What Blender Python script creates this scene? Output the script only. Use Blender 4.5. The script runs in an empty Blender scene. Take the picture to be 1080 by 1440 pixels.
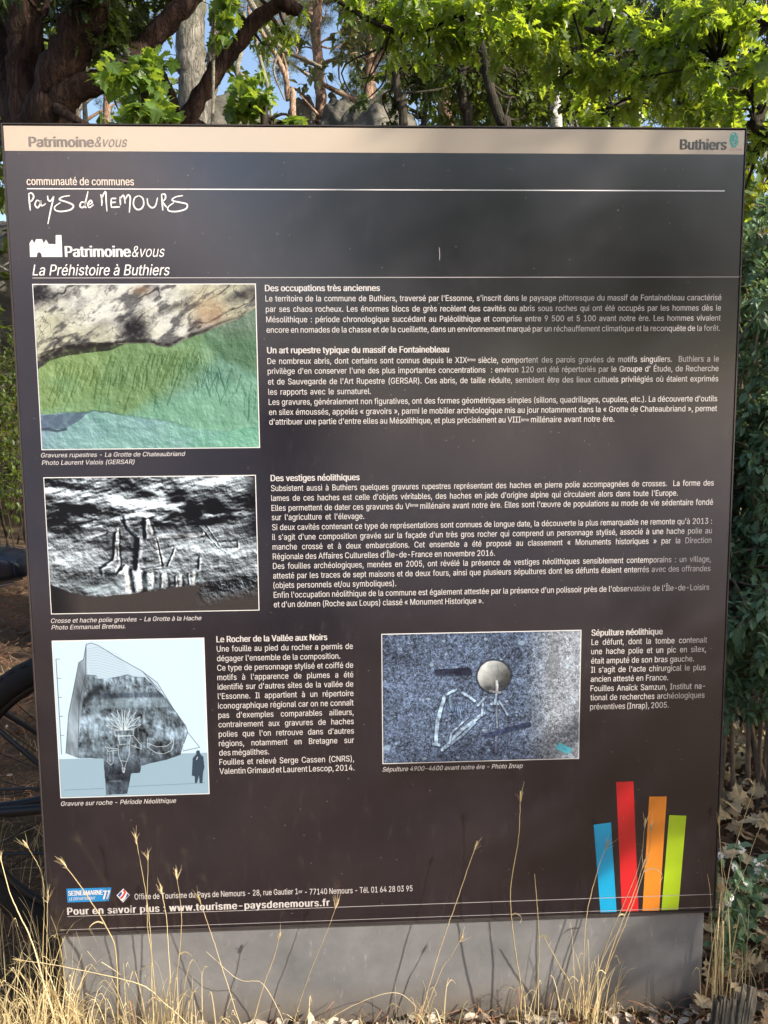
import bpy, math, random
import numpy as np
from mathutils import Vector, Matrix

random.seed(7)
RS = np.random.RandomState(11)
SC = bpy.context.scene
COL = SC.collection
R = math.radians

# ------------------------------------------------------------------ camera
CAM = np.array([-0.0799, -1.7697, 1.375])
YAW, PIT, ROL, FPX = 0.0445, -0.1178, -0.0086, 1180.0
cy, sy, cp, sp, cr, sr = math.cos(YAW), math.sin(YAW), math.cos(PIT), math.sin(PIT), math.cos(ROL), math.sin(ROL)
FW = np.array([sy * cp, cy * cp, sp])
RT = np.array([cy, -sy, 0.0])
UP = np.cross(RT, FW)
R2 = RT * cr + UP * sr
U2 = -RT * sr + UP * cr
cam_data = bpy.data.cameras.new("camera")
cam = bpy.data.objects.new("camera", cam_data)
COL.objects.link(cam)
m = Matrix.Identity(4)
for i in range(3):
    m[i][0], m[i][1], m[i][2], m[i][3] = R2[i], U2[i], -FW[i], CAM[i]
cam.matrix_world = m
cam_data.sensor_fit = 'HORIZONTAL'
cam_data.sensor_width = 36.0
cam_data.lens = FPX / 1080.0 * 36.0
cam_data.clip_start = 0.02
cam_data.clip_end = 600.0
SC.camera = cam

# ------------------------------------------------------------------ light
SUN_AZ, SUN_EL = 65.0, 29.0          # azimuth to the right of the sign's facing direction (-Y)
SUN = np.array([math.sin(R(SUN_AZ)) * math.cos(R(SUN_EL)), -math.cos(R(SUN_AZ)) * math.cos(R(SUN_EL)), math.sin(R(SUN_EL))])
w = bpy.data.worlds.new("World")
SC.world = w
w.use_nodes = True
nt = w.node_tree
bgn = nt.nodes["Background"]
sky = nt.nodes.new("ShaderNodeTexSky")
sky.sky_type = 'NISHITA'
sky.sun_disc = False
sky.sun_elevation = R(SUN_EL)
sky.sun_rotation = R(180.0 - SUN_AZ)  # measured clockwise from +Y
sky.dust_density = 2.5
nt.links.new(sky.outputs[0], bgn.inputs[0])
bgn.inputs[1].default_value = 0.15
sd = bpy.data.lights.new("sun", 'SUN')
sd.energy = 5.0
sd.angle = R(0.8)
sd.color = (1.0, 0.92, 0.80)
so = bpy.data.objects.new("sun", sd)
COL.objects.link(so)
so.rotation_euler = Vector(SUN).to_track_quat('Z', 'Y').to_euler()
SC.view_settings.view_transform = 'Standard'
SC.view_settings.look = 'None'
SC.view_settings.exposure = 0.95
SC.view_settings.gamma = 1.0
SC.view_settings.use_curve_mapping = False

# ------------------------------------------------------------------ measuring helpers
def ray(px, py):
    d = FW + R2 * ((px - 540.0) / FPX) - U2 * ((py - 720.0) / FPX)
    return d / np.linalg.norm(d)

def at(px, py, Y):
    """world point seen at photo pixel (px,py) on the vertical plane y=Y"""
    d = ray(px, py)
    return CAM + d * ((Y - CAM[1]) / d[1])

def smooth(a, b, x):
    t = np.clip((x - a) / (b - a), 0, 1)
    return t * t * (3 - 2 * t)

def hgt(x, y):
    """terrain height"""
    x = np.asarray(x, float); y = np.asarray(y, float)
    z = 0.10 * smooth(0.0, 0.9, y) + 0.05 * smooth(1.0, 4.0, y)
    z = z + 5.2 * smooth(8.0, 24.0, y) * (1 - 0.25 * smooth(-4, -16, x))
    z = z + 7.4 * smooth(-5.5, -16, y) * smooth(1.0, -6.5, x) + 1.3 * smooth(-9, -18, y)   # unseen sand bank behind the camera, raised to brighten the panel's reflections
    z = z + 0.10 * smooth(1.0, 2.5, x) * smooth(-1.0, 1.5, y)
    z = z + 0.025 * np.sin(x * 2.3 + 1.0) * np.sin(y * 1.9 + .5) * smooth(0.25, 1.2, np.abs(y))
    z = z + 0.18 * np.sin(x * .55 + 2) * np.sin(y * .45 + 1) * smooth(3, 7, np.abs(y))
    return z

# ------------------------------------------------------------------ objects helpers
def link(o, parent=None):
    COL.objects.link(o)
    if parent is not None:
        o.parent = parent
    return o

def thing(name, label, cat, loc=(0, 0, 0), group=None, rotz=0.0):
    o = bpy.data.objects.new(name, None)
    o.empty_display_size = 0.1
    o.location = loc
    o.rotation_euler = (0, 0, rotz)
    COL.objects.link(o)
    return tag(o, label, cat, group)

def tag(o, label, cat, group=None):
    o["label"] = label
    o["category"] = cat
    if group:
        o["group"] = group
    return o

class MB:
    """mesh builder; vertices in world space, shifted to the parent's origin on build"""
    def __init__(s):
        s.V = []; s.F = []; s.n = 0; s.A = []
    def add(s, v, f, rnd=0.0):
        v = np.asarray(v, float).reshape(-1, 3)
        if isinstance(f, np.ndarray):
            s.F.append(f + s.n)
        else:
            g = {}
            for q in f:
                g.setdefault(len(q), []).append(q)
            for q in g.values():
                s.F.append(np.array(q, int) + s.n)
        s.V.append(v)
        s.A.append(np.broadcast_to(np.asarray(rnd, float), (len(v),)))
        s.n += len(v)
    def mesh(s, name, mat, smooth_=False, off=None):
        me = bpy.data.meshes.new(name)
        V = np.concatenate(s.V)
        if off is not None:
            V = V - np.asarray(off, float)
        loops = np.concatenate([f.ravel() for f in s.F])
        tot = np.concatenate([np.full(len(f), f.shape[1]) for f in s.F])
        st = np.concatenate([[0], np.cumsum(tot)[:-1]])
        me.vertices.add(len(V)); me.loops.add(len(loops)); me.polygons.add(len(tot))
        me.vertices.foreach_set("co", V.ravel())
        me.loops.foreach_set("vertex_index", loops.astype(np.int32))
        me.polygons.foreach_set("loop_start", st.astype(np.int32))
        me.polygons.foreach_set("loop_total", tot.astype(np.int32))
        a = me.attributes.new("rnd", 'FLOAT', 'POINT')
        a.data.foreach_set("value", np.concatenate(s.A).astype(np.float32))
        me.update(calc_edges=True)
        me.polygons.foreach_set("use_smooth", np.full(len(tot), bool(smooth_)))
        me.materials.append(mat)
        me.validate()
        return me
    def build(s, name, mat, parent=None, smooth_=False, kind=None):
        off = None
        if parent is not None:
            off = parent_loc(parent)
        o = bpy.data.objects.new(name, s.mesh(name, mat, smooth_, off))
        link(o, parent)
        if kind:
            o["kind"] = kind
        return o

def parent_loc(p):
    l = np.array(p.location)
    while p.parent is not None:
        p = p.parent
        l = l + np.array(p.location)
    return l

def box(mb, c, s, rot=None, rnd=0.0):
    c = np.asarray(c, float); h = np.asarray(s, float) / 2
    v = np.array([[x, y, z] for x in (-1, 1) for y in (-1, 1) for z in (-1, 1)]) * h
    if rot is not None:
        v = v @ np.array(rot).T
    mb.add(v + c, [(0, 1, 3, 2), (4, 6, 7, 5), (0, 4, 5, 1), (2, 3, 7, 6), (0, 2, 6, 4), (1, 5, 7, 3)], rnd)

def frame_of(t):
    t = t / (np.linalg.norm(t) + 1e-12)
    a = np.array([0, 0, 1.0]) if abs(t[2]) < .9 else np.array([1.0, 0, 0])
    u = np.cross(t, a); u /= np.linalg.norm(u)
    return u, np.cross(t, u)

def spline(P, n):
    """Catmull-Rom through P (k,d) -> n points"""
    P = np.asarray(P, float)
    if len(P) == 2:
        t = np.linspace(0, 1, n)[:, None]
        return P[0] * (1 - t) + P[1] * t
    E = np.vstack([2 * P[0] - P[1], P, 2 * P[-1] - P[-2]])
    out = []
    for u in np.linspace(0, len(P) - 1 - 1e-9, n):
        i = int(u); t = u - i
        p0, p1, p2, p3 = E[i:i + 4]
        out.append(.5 * (2 * p1 + (p2 - p0) * t + (2 * p0 - 5 * p1 + 4 * p2 - p3) * t * t + (3 * p1 - p0 - 3 * p2 + p3) * t ** 3))
    return np.array(out)

def tube(mb, P, rad, sides=8, n=None, lump=0.0, cap=True, rnd=0.0, closed=False, flat=1.0):
    P = np.asarray(P, float)
    rad = np.broadcast_to(np.asarray(rad, float), (len(P),)) if np.ndim(rad) == 0 else np.asarray(rad, float)
    if n and n != len(P):
        Q = spline(np.hstack([P, rad[:, None]]), n)
        P, rad = Q[:, :3], np.maximum(Q[:, 3], 1e-4)
    k = len(P)
    T = np.gradient(P, axis=0)
    if closed:
        T = np.roll(P, -1, 0) - np.roll(P, 1, 0)
    u, v = frame_of(T[0])
    ang = np.arange(sides) / sides * 2 * math.pi
    V = []
    for i in range(k):
        t = T[i] / (np.linalg.norm(T[i]) + 1e-12)
        u = u - t * np.dot(u, t); u /= np.linalg.norm(u) + 1e-12
        v = np.cross(t, u)
        rr = rad[i] * (1 + lump * (RS.rand(sides) - .5) * 2) if lump else rad[i] * np.ones(sides)
        V.append(P[i] + np.outer(np.cos(ang) * rr, u) + np.outer(np.sin(ang) * rr * flat, v))
    V = np.concatenate(V)
    a = np.arange(sides); b = (a + 1) % sides
    F = []
    rng = k if closed else k - 1
    for i in range(rng):
        j = (i + 1) % k
        F.append(np.stack([i * sides + a, i * sides + b, j * sides + b, j * sides + a], 1))
    F = np.concatenate(F)
    mb.add(V, F, rnd)
    if cap and not closed:
        mb.add(V[:sides], [tuple(range(sides))[::-1]], rnd)
        mb.add(V[-sides:], [tuple(range(sides))], rnd)

# ------------------------------------------------------------------ materials
def mat(name):
    mt = bpy.data.materials.new(name)
    mt.use_nodes = True
    t = mt.node_tree
    return mt, t, t.nodes["Principled BSDF"], t.nodes["Material Output"]

def N(t, kind, **kw):
    n = t.nodes.new(kind)
    for k, v in kw.items():
        if k.startswith("i_"):
            n.inputs[k[2:].replace("_", " ")].default_value = v
        else:
            setattr(n, k, v)
    return n

def ramp(t, fac, stops, interp='LINEAR'):
    n = t.nodes.new("ShaderNodeValToRGB")
    n.color_ramp.interpolation = interp
    e = n.color_ramp.elements
    while len(e) < len(stops):
        e.new(0.5)
    for k, (p, c) in enumerate(stops):
        e[k].position = p
        e[k].color = (c[0], c[1], c[2], 1) if hasattr(c, '__len__') else (c, c, c, 1)
    t.links.new(fac, n.inputs[0])
    return n.outputs[0]

def coords(t, scale=(1, 1, 1), obj=True):
    tc = t.nodes.new("ShaderNodeTexCoord")
    mp = t.nodes.new("ShaderNodeMapping")
    mp.inputs["Scale"].default_value = scale
    t.links.new(tc.outputs["Object" if obj else "Generated"], mp.inputs[0])
    return mp.outputs[0]

def noise(t, vec, scale, detail=5, rough=.6, dist=0.0):
    n = N(t, "ShaderNodeTexNoise")
    n.inputs["Scale"].default_value = scale
    n.inputs["Detail"].default_value = detail
    n.inputs["Roughness"].default_value = rough
    n.inputs["Distortion"].default_value = dist
    t.links.new(vec, n.inputs["Vector"])
    return n.outputs["Fac"]

def mixc(t, f, a, b, blend='MIX'):
    n = t.nodes.new("ShaderNodeMix")
    n.data_type = 'RGBA'; n.blend_type = blend
    for s, v in ((0, f), (6, a), (7, b)):
        if isinstance(v, (int, float)):
            n.inputs[s].default_value = v
        elif isinstance(v, tuple):
            n.inputs[s].default_value = (*v, 1)
        else:
            t.links.new(v, n.inputs[s])
    return n.outputs[2]

def bump(t, h, strength, dist, base=None):
    b = t.nodes.new("ShaderNodeBump")
    b.inputs["Strength"].default_value = strength
    b.inputs["Distance"].default_value = dist
    t.links.new(h, b.inputs["Height"])
    return b.outputs[0]

def plain(name, col, rough=.5, metal=0.0, spec=.5, var=0.12, scale=30.0, bmp=0.0, coat=0.0):
    mt, t, p, o = mat(name)
    v = coords(t)
    f = noise(t, v, scale, 4)
    c0 = tuple(x * (1 - var) for x in col); c1 = tuple(min(1, x * (1 + var)) for x in col)
    t.links.new(ramp(t, f, [(.3, c0), (.7, c1)]), p.inputs["Base Color"])
    p.inputs["Roughness"].default_value = rough
    p.inputs["Metallic"].default_value = metal
    p.inputs["Specular IOR Level"].default_value = spec
    p.inputs["Coat Weight"].default_value = coat
    if bmp:
        t.links.new(bump(t, f, bmp, .002), p.inputs["Normal"])
    return mt

def leafmat(name, dark, light, trans, tw=.45, rough=.45, spec=.4):
    mt, t, p, o = mat(name)
    a = N(t, "ShaderNodeAttribute", attribute_name="rnd")
    oi = N(t, "ShaderNodeObjectInfo")
    ad = N(t, "ShaderNodeMath", operation='ADD')
    t.links.new(a.outputs["Fac"], ad.inputs[0]); t.links.new(oi.outputs["Random"], ad.inputs[1])
    fr = N(t, "ShaderNodeMath", operation='FRACT')
    t.links.new(ad.outputs[0], fr.inputs[0])
    c = ramp(t, fr.outputs[0], [(0, dark), (.7, light), (1, tuple(x * 1.25 for x in light))])
    v = coords(t)
    f = noise(t, v, 60, 2)
    c = mixc(t, .35, c, ramp(t, f, [(.3, tuple(x * .6 for x in dark)), (.7, light)]))
    t.links.new(c, p.inputs["Base Color"])
    p.inputs["Roughness"].default_value = rough
    p.inputs["Specular IOR Level"].default_value = spec
    tr = t.nodes.new("ShaderNodeBsdfTranslucent")
    t.links.new(mixc(t, fr.outputs[0], trans, tuple(min(1, x * k) for x, k in zip(trans, (1.5, 1.15, 1.0)))), tr.inputs[0])
    mx = t.nodes.new("ShaderNodeMixShader")
    mx.inputs[0].default_value = tw
    t.links.new(p.outputs[0], mx.inputs[1]); t.links.new(tr.outputs[0], mx.inputs[2])
    t.links.new(mx.outputs[0], o.inputs["Surface"])
    return mt

def barkmat(name, a, b, c, zs=.25, scale=14, bs=.8, bd=.012):
    mt, t, p, o = mat(name)
    v0 = coords(t, (1, 1, zs))
    wob = N(t, 'ShaderNodeTexNoise'); wob.inputs['Scale'].default_value = 9; t.links.new(v0, wob.inputs['Vector'])
    va = N(t, 'ShaderNodeVectorMath', operation='MULTIPLY_ADD'); t.links.new(wob.outputs['Color'], va.inputs[0]); va.inputs[1].default_value = (.10, .10, .05); t.links.new(v0, va.inputs[2])
    v = va.outputs[0]
    f = noise(t, v, scale, 8, .65, .6)
    f2 = noise(t, coords(t), 2.3, 3)
    rg = noise(t, v, scale * 2.2, 5, .6, .3)
    rd = N(t, "ShaderNodeMath", operation='SUBTRACT'); t.links.new(rg, rd.inputs[0]); rd.inputs[1].default_value = .5
    ab = N(t, "ShaderNodeMath", operation='ABSOLUTE'); t.links.new(rd.outputs[0], ab.inputs[0])
    cc = ramp(t, f, [(.3, a), (.52, b), (.75, c)])
    cc = mixc(t, ramp(t, ab.outputs[0], [(0, .85), (.06, 0.0)]), cc, tuple(x * .45 for x in a))
    cc = mixc(t, ramp(t, f2, [(.45, 0.0), (.7, .5)]), cc, (b[0] * .8, b[1] * 1.05, b[2] * .8))
    t.links.new(cc, p.inputs["Base Color"])
    p.inputs["Roughness"].default_value = .9
    p.inputs["Specular IOR Level"].default_value = .2
    hh = N(t, "ShaderNodeMath", operation='MULTIPLY_ADD')
    t.links.new(ramp(t, ab.outputs[0], [(0, 0.0), (.10, 1.0)]), hh.inputs[0])
    hh.inputs[1].default_value = .6
    t.links.new(f, hh.inputs[2])
    t.links.new(bump(t, hh.outputs[0], bs, bd), p.inputs["Normal"])
    return mt

M = {}
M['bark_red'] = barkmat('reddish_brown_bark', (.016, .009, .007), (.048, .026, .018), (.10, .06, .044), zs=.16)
M['bark_grey'] = barkmat('grey_furrowed_bark', (.06, .055, .045), (.19, .175, .145), (.38, .355, .30), zs=.15, scale=18)
M['bark_dark'] = barkmat('dark_bark', (.02, .016, .012), (.05, .04, .03), (.10, .085, .065), zs=.2)
M['bark_pine'] = barkmat('orange_pine_bark', (.10, .06, .042), (.32, .20, .14), (.48, .35, .27), zs=.4, scale=6)
M['bark_twig'] = barkmat('lichen_twig_bark', (.14, .12, .09), (.28, .25, .19), (.42, .40, .33), zs=1, scale=25, bd=.004)
M['birch'] = barkmat('white_birch_bark', (.12, .11, .10), (.62, .60, .56), (.75, .73, .70), zs=2.5, scale=5, bs=.3)
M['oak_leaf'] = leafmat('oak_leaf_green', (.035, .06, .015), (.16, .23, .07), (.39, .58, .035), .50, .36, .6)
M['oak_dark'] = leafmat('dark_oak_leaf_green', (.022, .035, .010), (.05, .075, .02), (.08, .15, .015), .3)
M['maple_leaf'] = leafmat('maple_leaf_green', (.05, .10, .02), (.11, .19, .04), (.28, .44, .04), .45, .4, .5)
M['far_leaf'] = leafmat('hazel_leaf_green', (.03, .05, .012), (.09, .13, .03), (.20, .30, .03), .4)
M['needle'] = leafmat('pine_needle_green', (.06, .08, .035), (.16, .19, .09), (.18, .22, .08), .3)
M['shrub_leaf'] = leafmat('blackthorn_leaf_green', (.08, .14, .075), (.19, .30, .17), (.20, .34, .12), .25)
M['yellow_leaf'] = leafmat('yellow_green_leaf', (.10, .14, .02), (.22, .26, .04), (.45, .55, .04), .5)
M['straw'] = leafmat('dry_straw', (.42, .33, .15), (.76, .64, .38), (.58, .48, .25), .25)
M['dead_leaf'] = leafmat('dead_leaf_beige', (.34, .24, .13), (.70, .56, .34), (.35, .22, .10), .2, .8, .2)
M['dead_brown'] = leafmat('dead_leaf_brown', (.07, .035, .02), (.20, .11, .06), (.15, .07, .03), .15, .8, .2)
M['chip'] = leafmat('bleached_dry_leaf', (.20, .16, .12), (.50, .44, .35), (.4, .35, .25), .15, .8, .2)
M['needle_litter'] = leafmat('fallen_pine_needles', (.12, .055, .03), (.33, .18, .11), (.2, .1, .05), .1, .8, .2)
M['stem_brown'] = plain('brown_twig', (.17, .125, .09), .85, var=.4)
M['petal'] = leafmat('white_petal', (.80, .80, .78), (.9, .9, .88), (.8, .8, .75), .25, .6, .3)
M['stem_green'] = plain('green_stem', (.12, .17, .05), .6, var=.2)
# ------------------------------------------------------------------ ground
def make_ground():
    def axis(lo, hi, a, b, step):
        core = np.arange(a, b + 1e-6, step)
        out = [core]
        x = b; s = step
        ext = []
        while x < hi:
            s *= 1.17; x += s; ext.append(x)
        x = a; s = step; ext2 = []
        while x > lo:
            s *= 1.17; x -= s; ext2.append(x)
        return np.concatenate([np.array(ext2[::-1]), core, np.array(ext)])
    xs = axis(-150, 150, -3.5, 4.0, .045)
    ys = axis(-150, 150, -2.2, 6.5, .045)
    X, Y = np.meshgrid(xs, ys)
    Z = hgt(X, Y)
    near = np.exp(-((X / 6) ** 2 + ((Y - 2) / 7) ** 2))
    Z = Z + near * (RS.rand(*X.shape) - .5) * .02 * smooth(.03, .12, np.abs(Y - .0) + (np.abs(X) > .8))
    Z = Z - .012
    V = np.stack([X.ravel(), Y.ravel(), Z.ravel()], 1)
    nx = len(xs); ny = len(ys)
    i = np.arange(nx - 1)[None, :] + np.arange(ny - 1)[:, None] * nx
    i = i.ravel()
    F = np.stack([i, i + 1, i + nx + 1, i + nx], 1)
    mt, t, p, o = mat('pine_needle_floor')
    v = coords(t)
    vs = coords(t, (1, 2.5, 1))
    f1 = noise(t, vs, 38, 6, .75, .8)
    f2 = noise(t, v, 2.2, 5, .6)
    f3 = noise(t, v, 130, 3, .7)
    c = ramp(t, f1, [(.25, (.045, .024, .015)), (.5, (.15, .085, .055)), (.75, (.33, .21, .14))])
    c2 = ramp(t, f3, [(.35, (.05, .03, .02)), (.7, (.38, .26, .17))])
    c = mixc(t, .45, c, c2)
    c = mixc(t, ramp(t, f2, [(.42, 0.0), (.72, .8)]), c, (.085, .075, .035))
    # out-of-view pale sand, added so the panel mirrors something bright
    geo = N(t, "ShaderNodeNewGeometry"); sp_ = N(t, "ShaderNodeSeparateXYZ"); t.links.new(geo.outputs["Position"], sp_.inputs[0])
    wv = N(t, "ShaderNodeMath", operation='MULTIPLY_ADD'); t.links.new(f2, wv.inputs[0]); wv.inputs[1].default_value = 3.0; t.links.new(sp_.outputs[1], wv.inputs[2])
    mr = N(t, "ShaderNodeMapRange"); t.links.new(wv.outputs[0], mr.inputs[0]); mr.inputs[1].default_value = -2.6; mr.inputs[2].default_value = -3.8
    c = mixc(t, mr.outputs[0], c, ramp(t, f3, [(.3, (.68, .58, .56)), (.7, (.84, .74, .72))]))
    t.links.new(c, p.inputs["Base Color"])
    p.inputs["Roughness"].default_value = .95
    p.inputs["Specular IOR Level"].default_value = .15
    ad = N(t, "ShaderNodeMath", operation='ADD')
    t.links.new(f1, ad.inputs[0]); t.links.new(f3, ad.inputs[1])
    t.links.new(bump(t, ad.outputs[0], .9, .03), p.inputs["Normal"])
    mb = MB(); mb.add(V, F)
    return mb.build('ground', mt, None, True, 'structure')
make_ground()

# ------------------------------------------------------------------ the sign
PW, PH, PT = 1.5, 1.711, 1.375 + .667 * .857
PT = 1.375 + 0.5714
PB = PT - PH
FY = 0.0                    # printed face
def pp(px, py):
    """photo pixel -> (x, z) on the printed face"""
    q = at(px, py, FY)
    return q[0], q[2]

def printmat(name, col, rough=.16, dust=.16):
    mt, t, p, o = mat(name)
    v = coords(t)
    f = noise(t, v, 3.0, 5, .6)
    f2 = noise(t, coords(t, (1, 1, .35)), 55, 6, .7)
    c = mixc(t, ramp(t, f2, [(.55, 0.0), (.8, dust * .35)]), col, (.45, .40, .36))
    c = mixc(t, ramp(t, f, [(.4, 0.0), (.75, dust * .2)]), c, (.42, .36, .34))
    vo = N(t, "ShaderNodeTexVoronoi"); vo.inputs["Scale"].default_value = 42
    t.links.new(v, vo.inputs["Vector"])
    c = mixc(t, ramp(t, vo.outputs["Distance"], [(.035, .55), (.055, 0.0)]), c, (.35, .30, .27))
    t.links.new(c, p.inputs["Base Color"])
    t.links.new(ramp(t, f, [(.3, rough), (.7, rough * 1.5)]), p.inputs["Roughness"])
    p.inputs["IOR"].default_value = 2.25
    # slight waviness of the laminate, seen in its reflections
    t.links.new(bump(t, noise(t, v, 1.6, 2), .25, .004), p.inputs["Normal"])
    return mt

M['panel'] = printmat('dark_brown_laminate', (.010, .0085, .0145))
M['cream'] = printmat('cream_laminate', (.53, .44, .33), dust=.05)
M['white_print'] = printmat('white_print', (.80, .78, .76), dust=0.02)
M['cream_print'] = printmat('pale_cream_print', (.72, .60, .50), dust=0.02)
M['body_print'] = printmat('pale_grey_print', (.62, .58, .56), dust=0.02)
M['grey_print'] = printmat('warm_grey_print', (.17, .135, .115), dust=.05)
M['dark_print'] = printmat('charcoal_print', (.035, .030, .028), dust=.05)
M['rule'] = printmat('grey_rule_print', (.40, .37, .36))
for n_, c_ in (('cyan', (.0, .36, .66)), ('red', (.62, .015, .022)), ('orange', (.76, .25, .025)), ('lime', (.40, .58, .015)), ('teal', (.01, .30, .24)), ('blue', (.01, .22, .52)), ('navy', (.05, .06, .28)), ('pink', (.55, .25, .25)), ('soft_teal', (.35, .62, .58))):
    M[n_] = printmat(n_ + '_print', c_, dust=.03)

sign = thing('information_panel', 'large dark brown information panel about prehistory standing on a low grey plinth', 'information panel', (0, 0, 0))

TH = .035
bd = MB()
box(bd, (0, FY + TH / 2, (PT + PB) / 2), (PW, TH, PH))
o = bd.build('panel_board', M['panel'], sign)
bv = o.modifiers.new('bevel', 'BEVEL'); bv.width = .0018; bv.segments = 2
alu = plain('brown_anodised_edge', (.055, .045, .043), .5, .2, var=.25, scale=12)
for (cx_, sx_, nm) in ((-PW / 2 - .0012, .0024, 0), (PW / 2 + .0012, .0024, 1)):
    e = MB(); box(e, (cx_, FY + TH / 2 - .0005, (PT + PB) / 2), (sx_, TH + .003, PH + .002)); e.build('edge_trim', alu, sign)
e = MB(); box(e, (0, FY + TH / 2 - .0005, PT + .0022), (PW + .0048, TH + .003, .0022)); e.build('edge_trim', alu, sign)
e = MB(); box(e, (0, FY + TH / 2 - .0005, PB - .0030), (PW + .0048, TH + .003, .004)); e.build('edge_trim', alu, sign)

def rect(mb, x0, z0, x1, z1, y):
    mb.add([(x0, y, z0), (x1, y, z0), (x1, y, z1), (x0, y, z1)], [(0, 1, 2, 3)])

def poly(mb, pts, y):
    """filled, possibly concave outline, tessellated"""
    from mathutils.geometry import tessellate_polygon
    P = [Vector((x, 0, z)) for x, z in pts]
    tr = tessellate_polygon([[Vector((x, z, 0)) for x, z in pts]])
    F = []
    for a, b, c in tr:
        ax, az = pts[a]; bx_, bz = pts[b]; cx_, cz = pts[c]
        s = (bx_ - ax) * (cz - az) - (bz - az) * (cx_ - ax)
        F.append((a, b, c) if s > 0 else (a, c, b))
    mb.add([(x, y, z) for x, z in pts], F)

zl, zr = pp(3, 213.0)[1], pp(1046, 216.5)[1]
HB = (zl + zr) / 2
hb = MB(); rect(hb, -PW / 2 + .002, HB, PW / 2 - .002, PT - .0015, FY - .0003)
hb.build('header_band', M['cream'], sign)

def rule(pa, pb, th, name='rule', m_='rule', y=-.0005):
    (x0, z0), (x1, z1) = pp(*pa), pp(*pb)
    z = (z0 + z1) / 2
    mb = MB(); rect(mb, x0, z - th / 2, x1, z + th / 2, FY + y)
    mb.build(name, M[m_], sign)
rule((38, 265.6), (1019, 268.4), .0021, m_='white_print')
rule((45.5, 390), (1040, 390.4), .0017)
rule((95, 1289), (1002, 1257), .0015)
rule((84, 1307.5), (1003, 1275.5), .0012)

# ---- lettering
_fc = {}
try:
    FONT = bpy.data.fonts.load(bpy.utils.system_resource('DATAFILES', path='fonts') + '/Inter.woff2')
except Exception:
    FONT = None
def raw_text(s, fill='NONE'):
    c = bpy.data.curves.new('t', 'FONT')
    c.body = s; c.size = 1.0; c.resolution_u = 2; c.fill_mode = fill
    if FONT is not None:
        c.font = FONT
    ob = bpy.data.objects.new('t', c)
    COL.objects.link(ob)
    bpy.context.view_layer.update()
    me = ob.to_mesh()
    V = np.zeros(len(me.vertices) * 3); me.vertices.foreach_get("co", V)
    E = np.zeros(len(me.edges) * 2, np.int32); me.edges.foreach_get("vertices", E)
    ob.to_mesh_clear()
    bpy.data.objects.remove(ob); bpy.data.curves.remove(c)
    return V.reshape(-1, 3)[:, :2].copy(), E.reshape(-1, 2)

_gl = {}
def glyph(ch):
    """outline filled by winding number; returns verts, triangles, advance"""
    if ch in _gl:
        return _gl[ch]
    from mathutils.geometry import delaunay_2d_cdt
    HH = raw_text('HH')[0]; HcH = raw_text('H' + ch + 'H')[0]
    adv = HcH[:, 0].max() - HH[:, 0].max()
    if ch == ' ':
        _gl[ch] = (np.zeros((0, 2)), np.zeros((0, 3), int), adv)
        return _gl[ch]
    V, E = raw_text(ch)
    r = delaunay_2d_cdt([Vector(v) for v in V], [tuple(int(q) for q in e) for e in E], [], 0, 1e-6)
    W = np.array([tuple(v) for v in r[0]]); T = np.array([t for t in r[2] if len(t) == 3])
    C = W[T].mean(1)
    wn = np.zeros(len(C))
    for a, c_ in E:
        x0, y0 = V[a]; x1, y1 = V[c_]
        if y0 == y1: continue
        hit = ((C[:, 1] >= y0) != (C[:, 1] >= y1)) & (C[:, 0] < (x1 - x0) * (C[:, 1] - y0) / (y1 - y0) + x0)
        wn += hit * (1 if y1 > y0 else -1)
    _gl[ch] = (W, T[np.abs(wn) > .5], adv)
    return _gl[ch]

def text_mesh(s, shear=0.0, bold=0.0, space=1.0, word=1.0):
    VV = []; FF = []; n = 0; x = 0.0
    for ch in s:
        W, T, adv = glyph(ch)
        if len(T):
            P = W.copy(); P[:, 0] += x + shear * P[:, 1]
            VV.append(P); FF.append(T + n); n += len(P)
        x += adv * (word if ch == ' ' else 1.0) + (space - 1.0) * .35
    return np.concatenate(VV), np.concatenate(FF)

CAPH = None
def caph():
    global CAPH
    if CAPH is None:
        V, _ = text_mesh('H'); CAPH = V[:, 1].max()
    return CAPH

def put(mb, s, xa, ya, xb, cap, shear=0.0, bold=0.0, space=1.0, sx=None, y=-.0008, yb=None):
    """lettering on baseline from pixel (xa,ya); ends at pixel xb; cap height in pixels"""
    x0, z0 = pp(xa, ya)
    if yb is None:
        x1, _ = pp(xb, ya)
    else:
        x1, z1 = pp(xb, yb); z0 = (z0 + z1) / 2
    _, zt = pp(xa, ya - cap)
    h = abs(zt - pp(xa, ya)[1])
    sz = h / caph()
    fat = max(bold, 0.0); bold = 0.0
    V, F = text_mesh(s, shear, bold, space)
    a, b = V[:, 0].min(), V[:, 0].max()
    W = x1 - x0
    if sx is not None and ' ' in s:
        V2, _ = text_mesh(s, shear, bold, space, 2.0)
        w1, w2 = b - a, V2[:, 0].max() - V2[:, 0].min()
        want = W / (sz * sx)
        word = 1 + (want - w1) / max(1e-6, (w2 - w1))
        word = min(max(word, .55), 4.0)
        V, F = text_mesh(s, shear, bold, space, word)
        a, b = V[:, 0].min(), V[:, 0].max()
    kx = W / (b - a)
    e = fat * sz
    offs = [(0, 0)] if fat < .005 else ([(-.5, 0), (.5, 0)] if fat < .02 else [(-.8, 0), (0, 0), (.8, 0)])
    for k, (ox, oz) in enumerate(offs):
        P = np.stack([x0 + (V[:, 0] - a) * kx + ox * e * .8, np.full(len(V), FY + y - k * .00003), z0 + V[:, 1] * sz + oz * e * .8], 1)
        mb.add(P, F)

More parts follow.
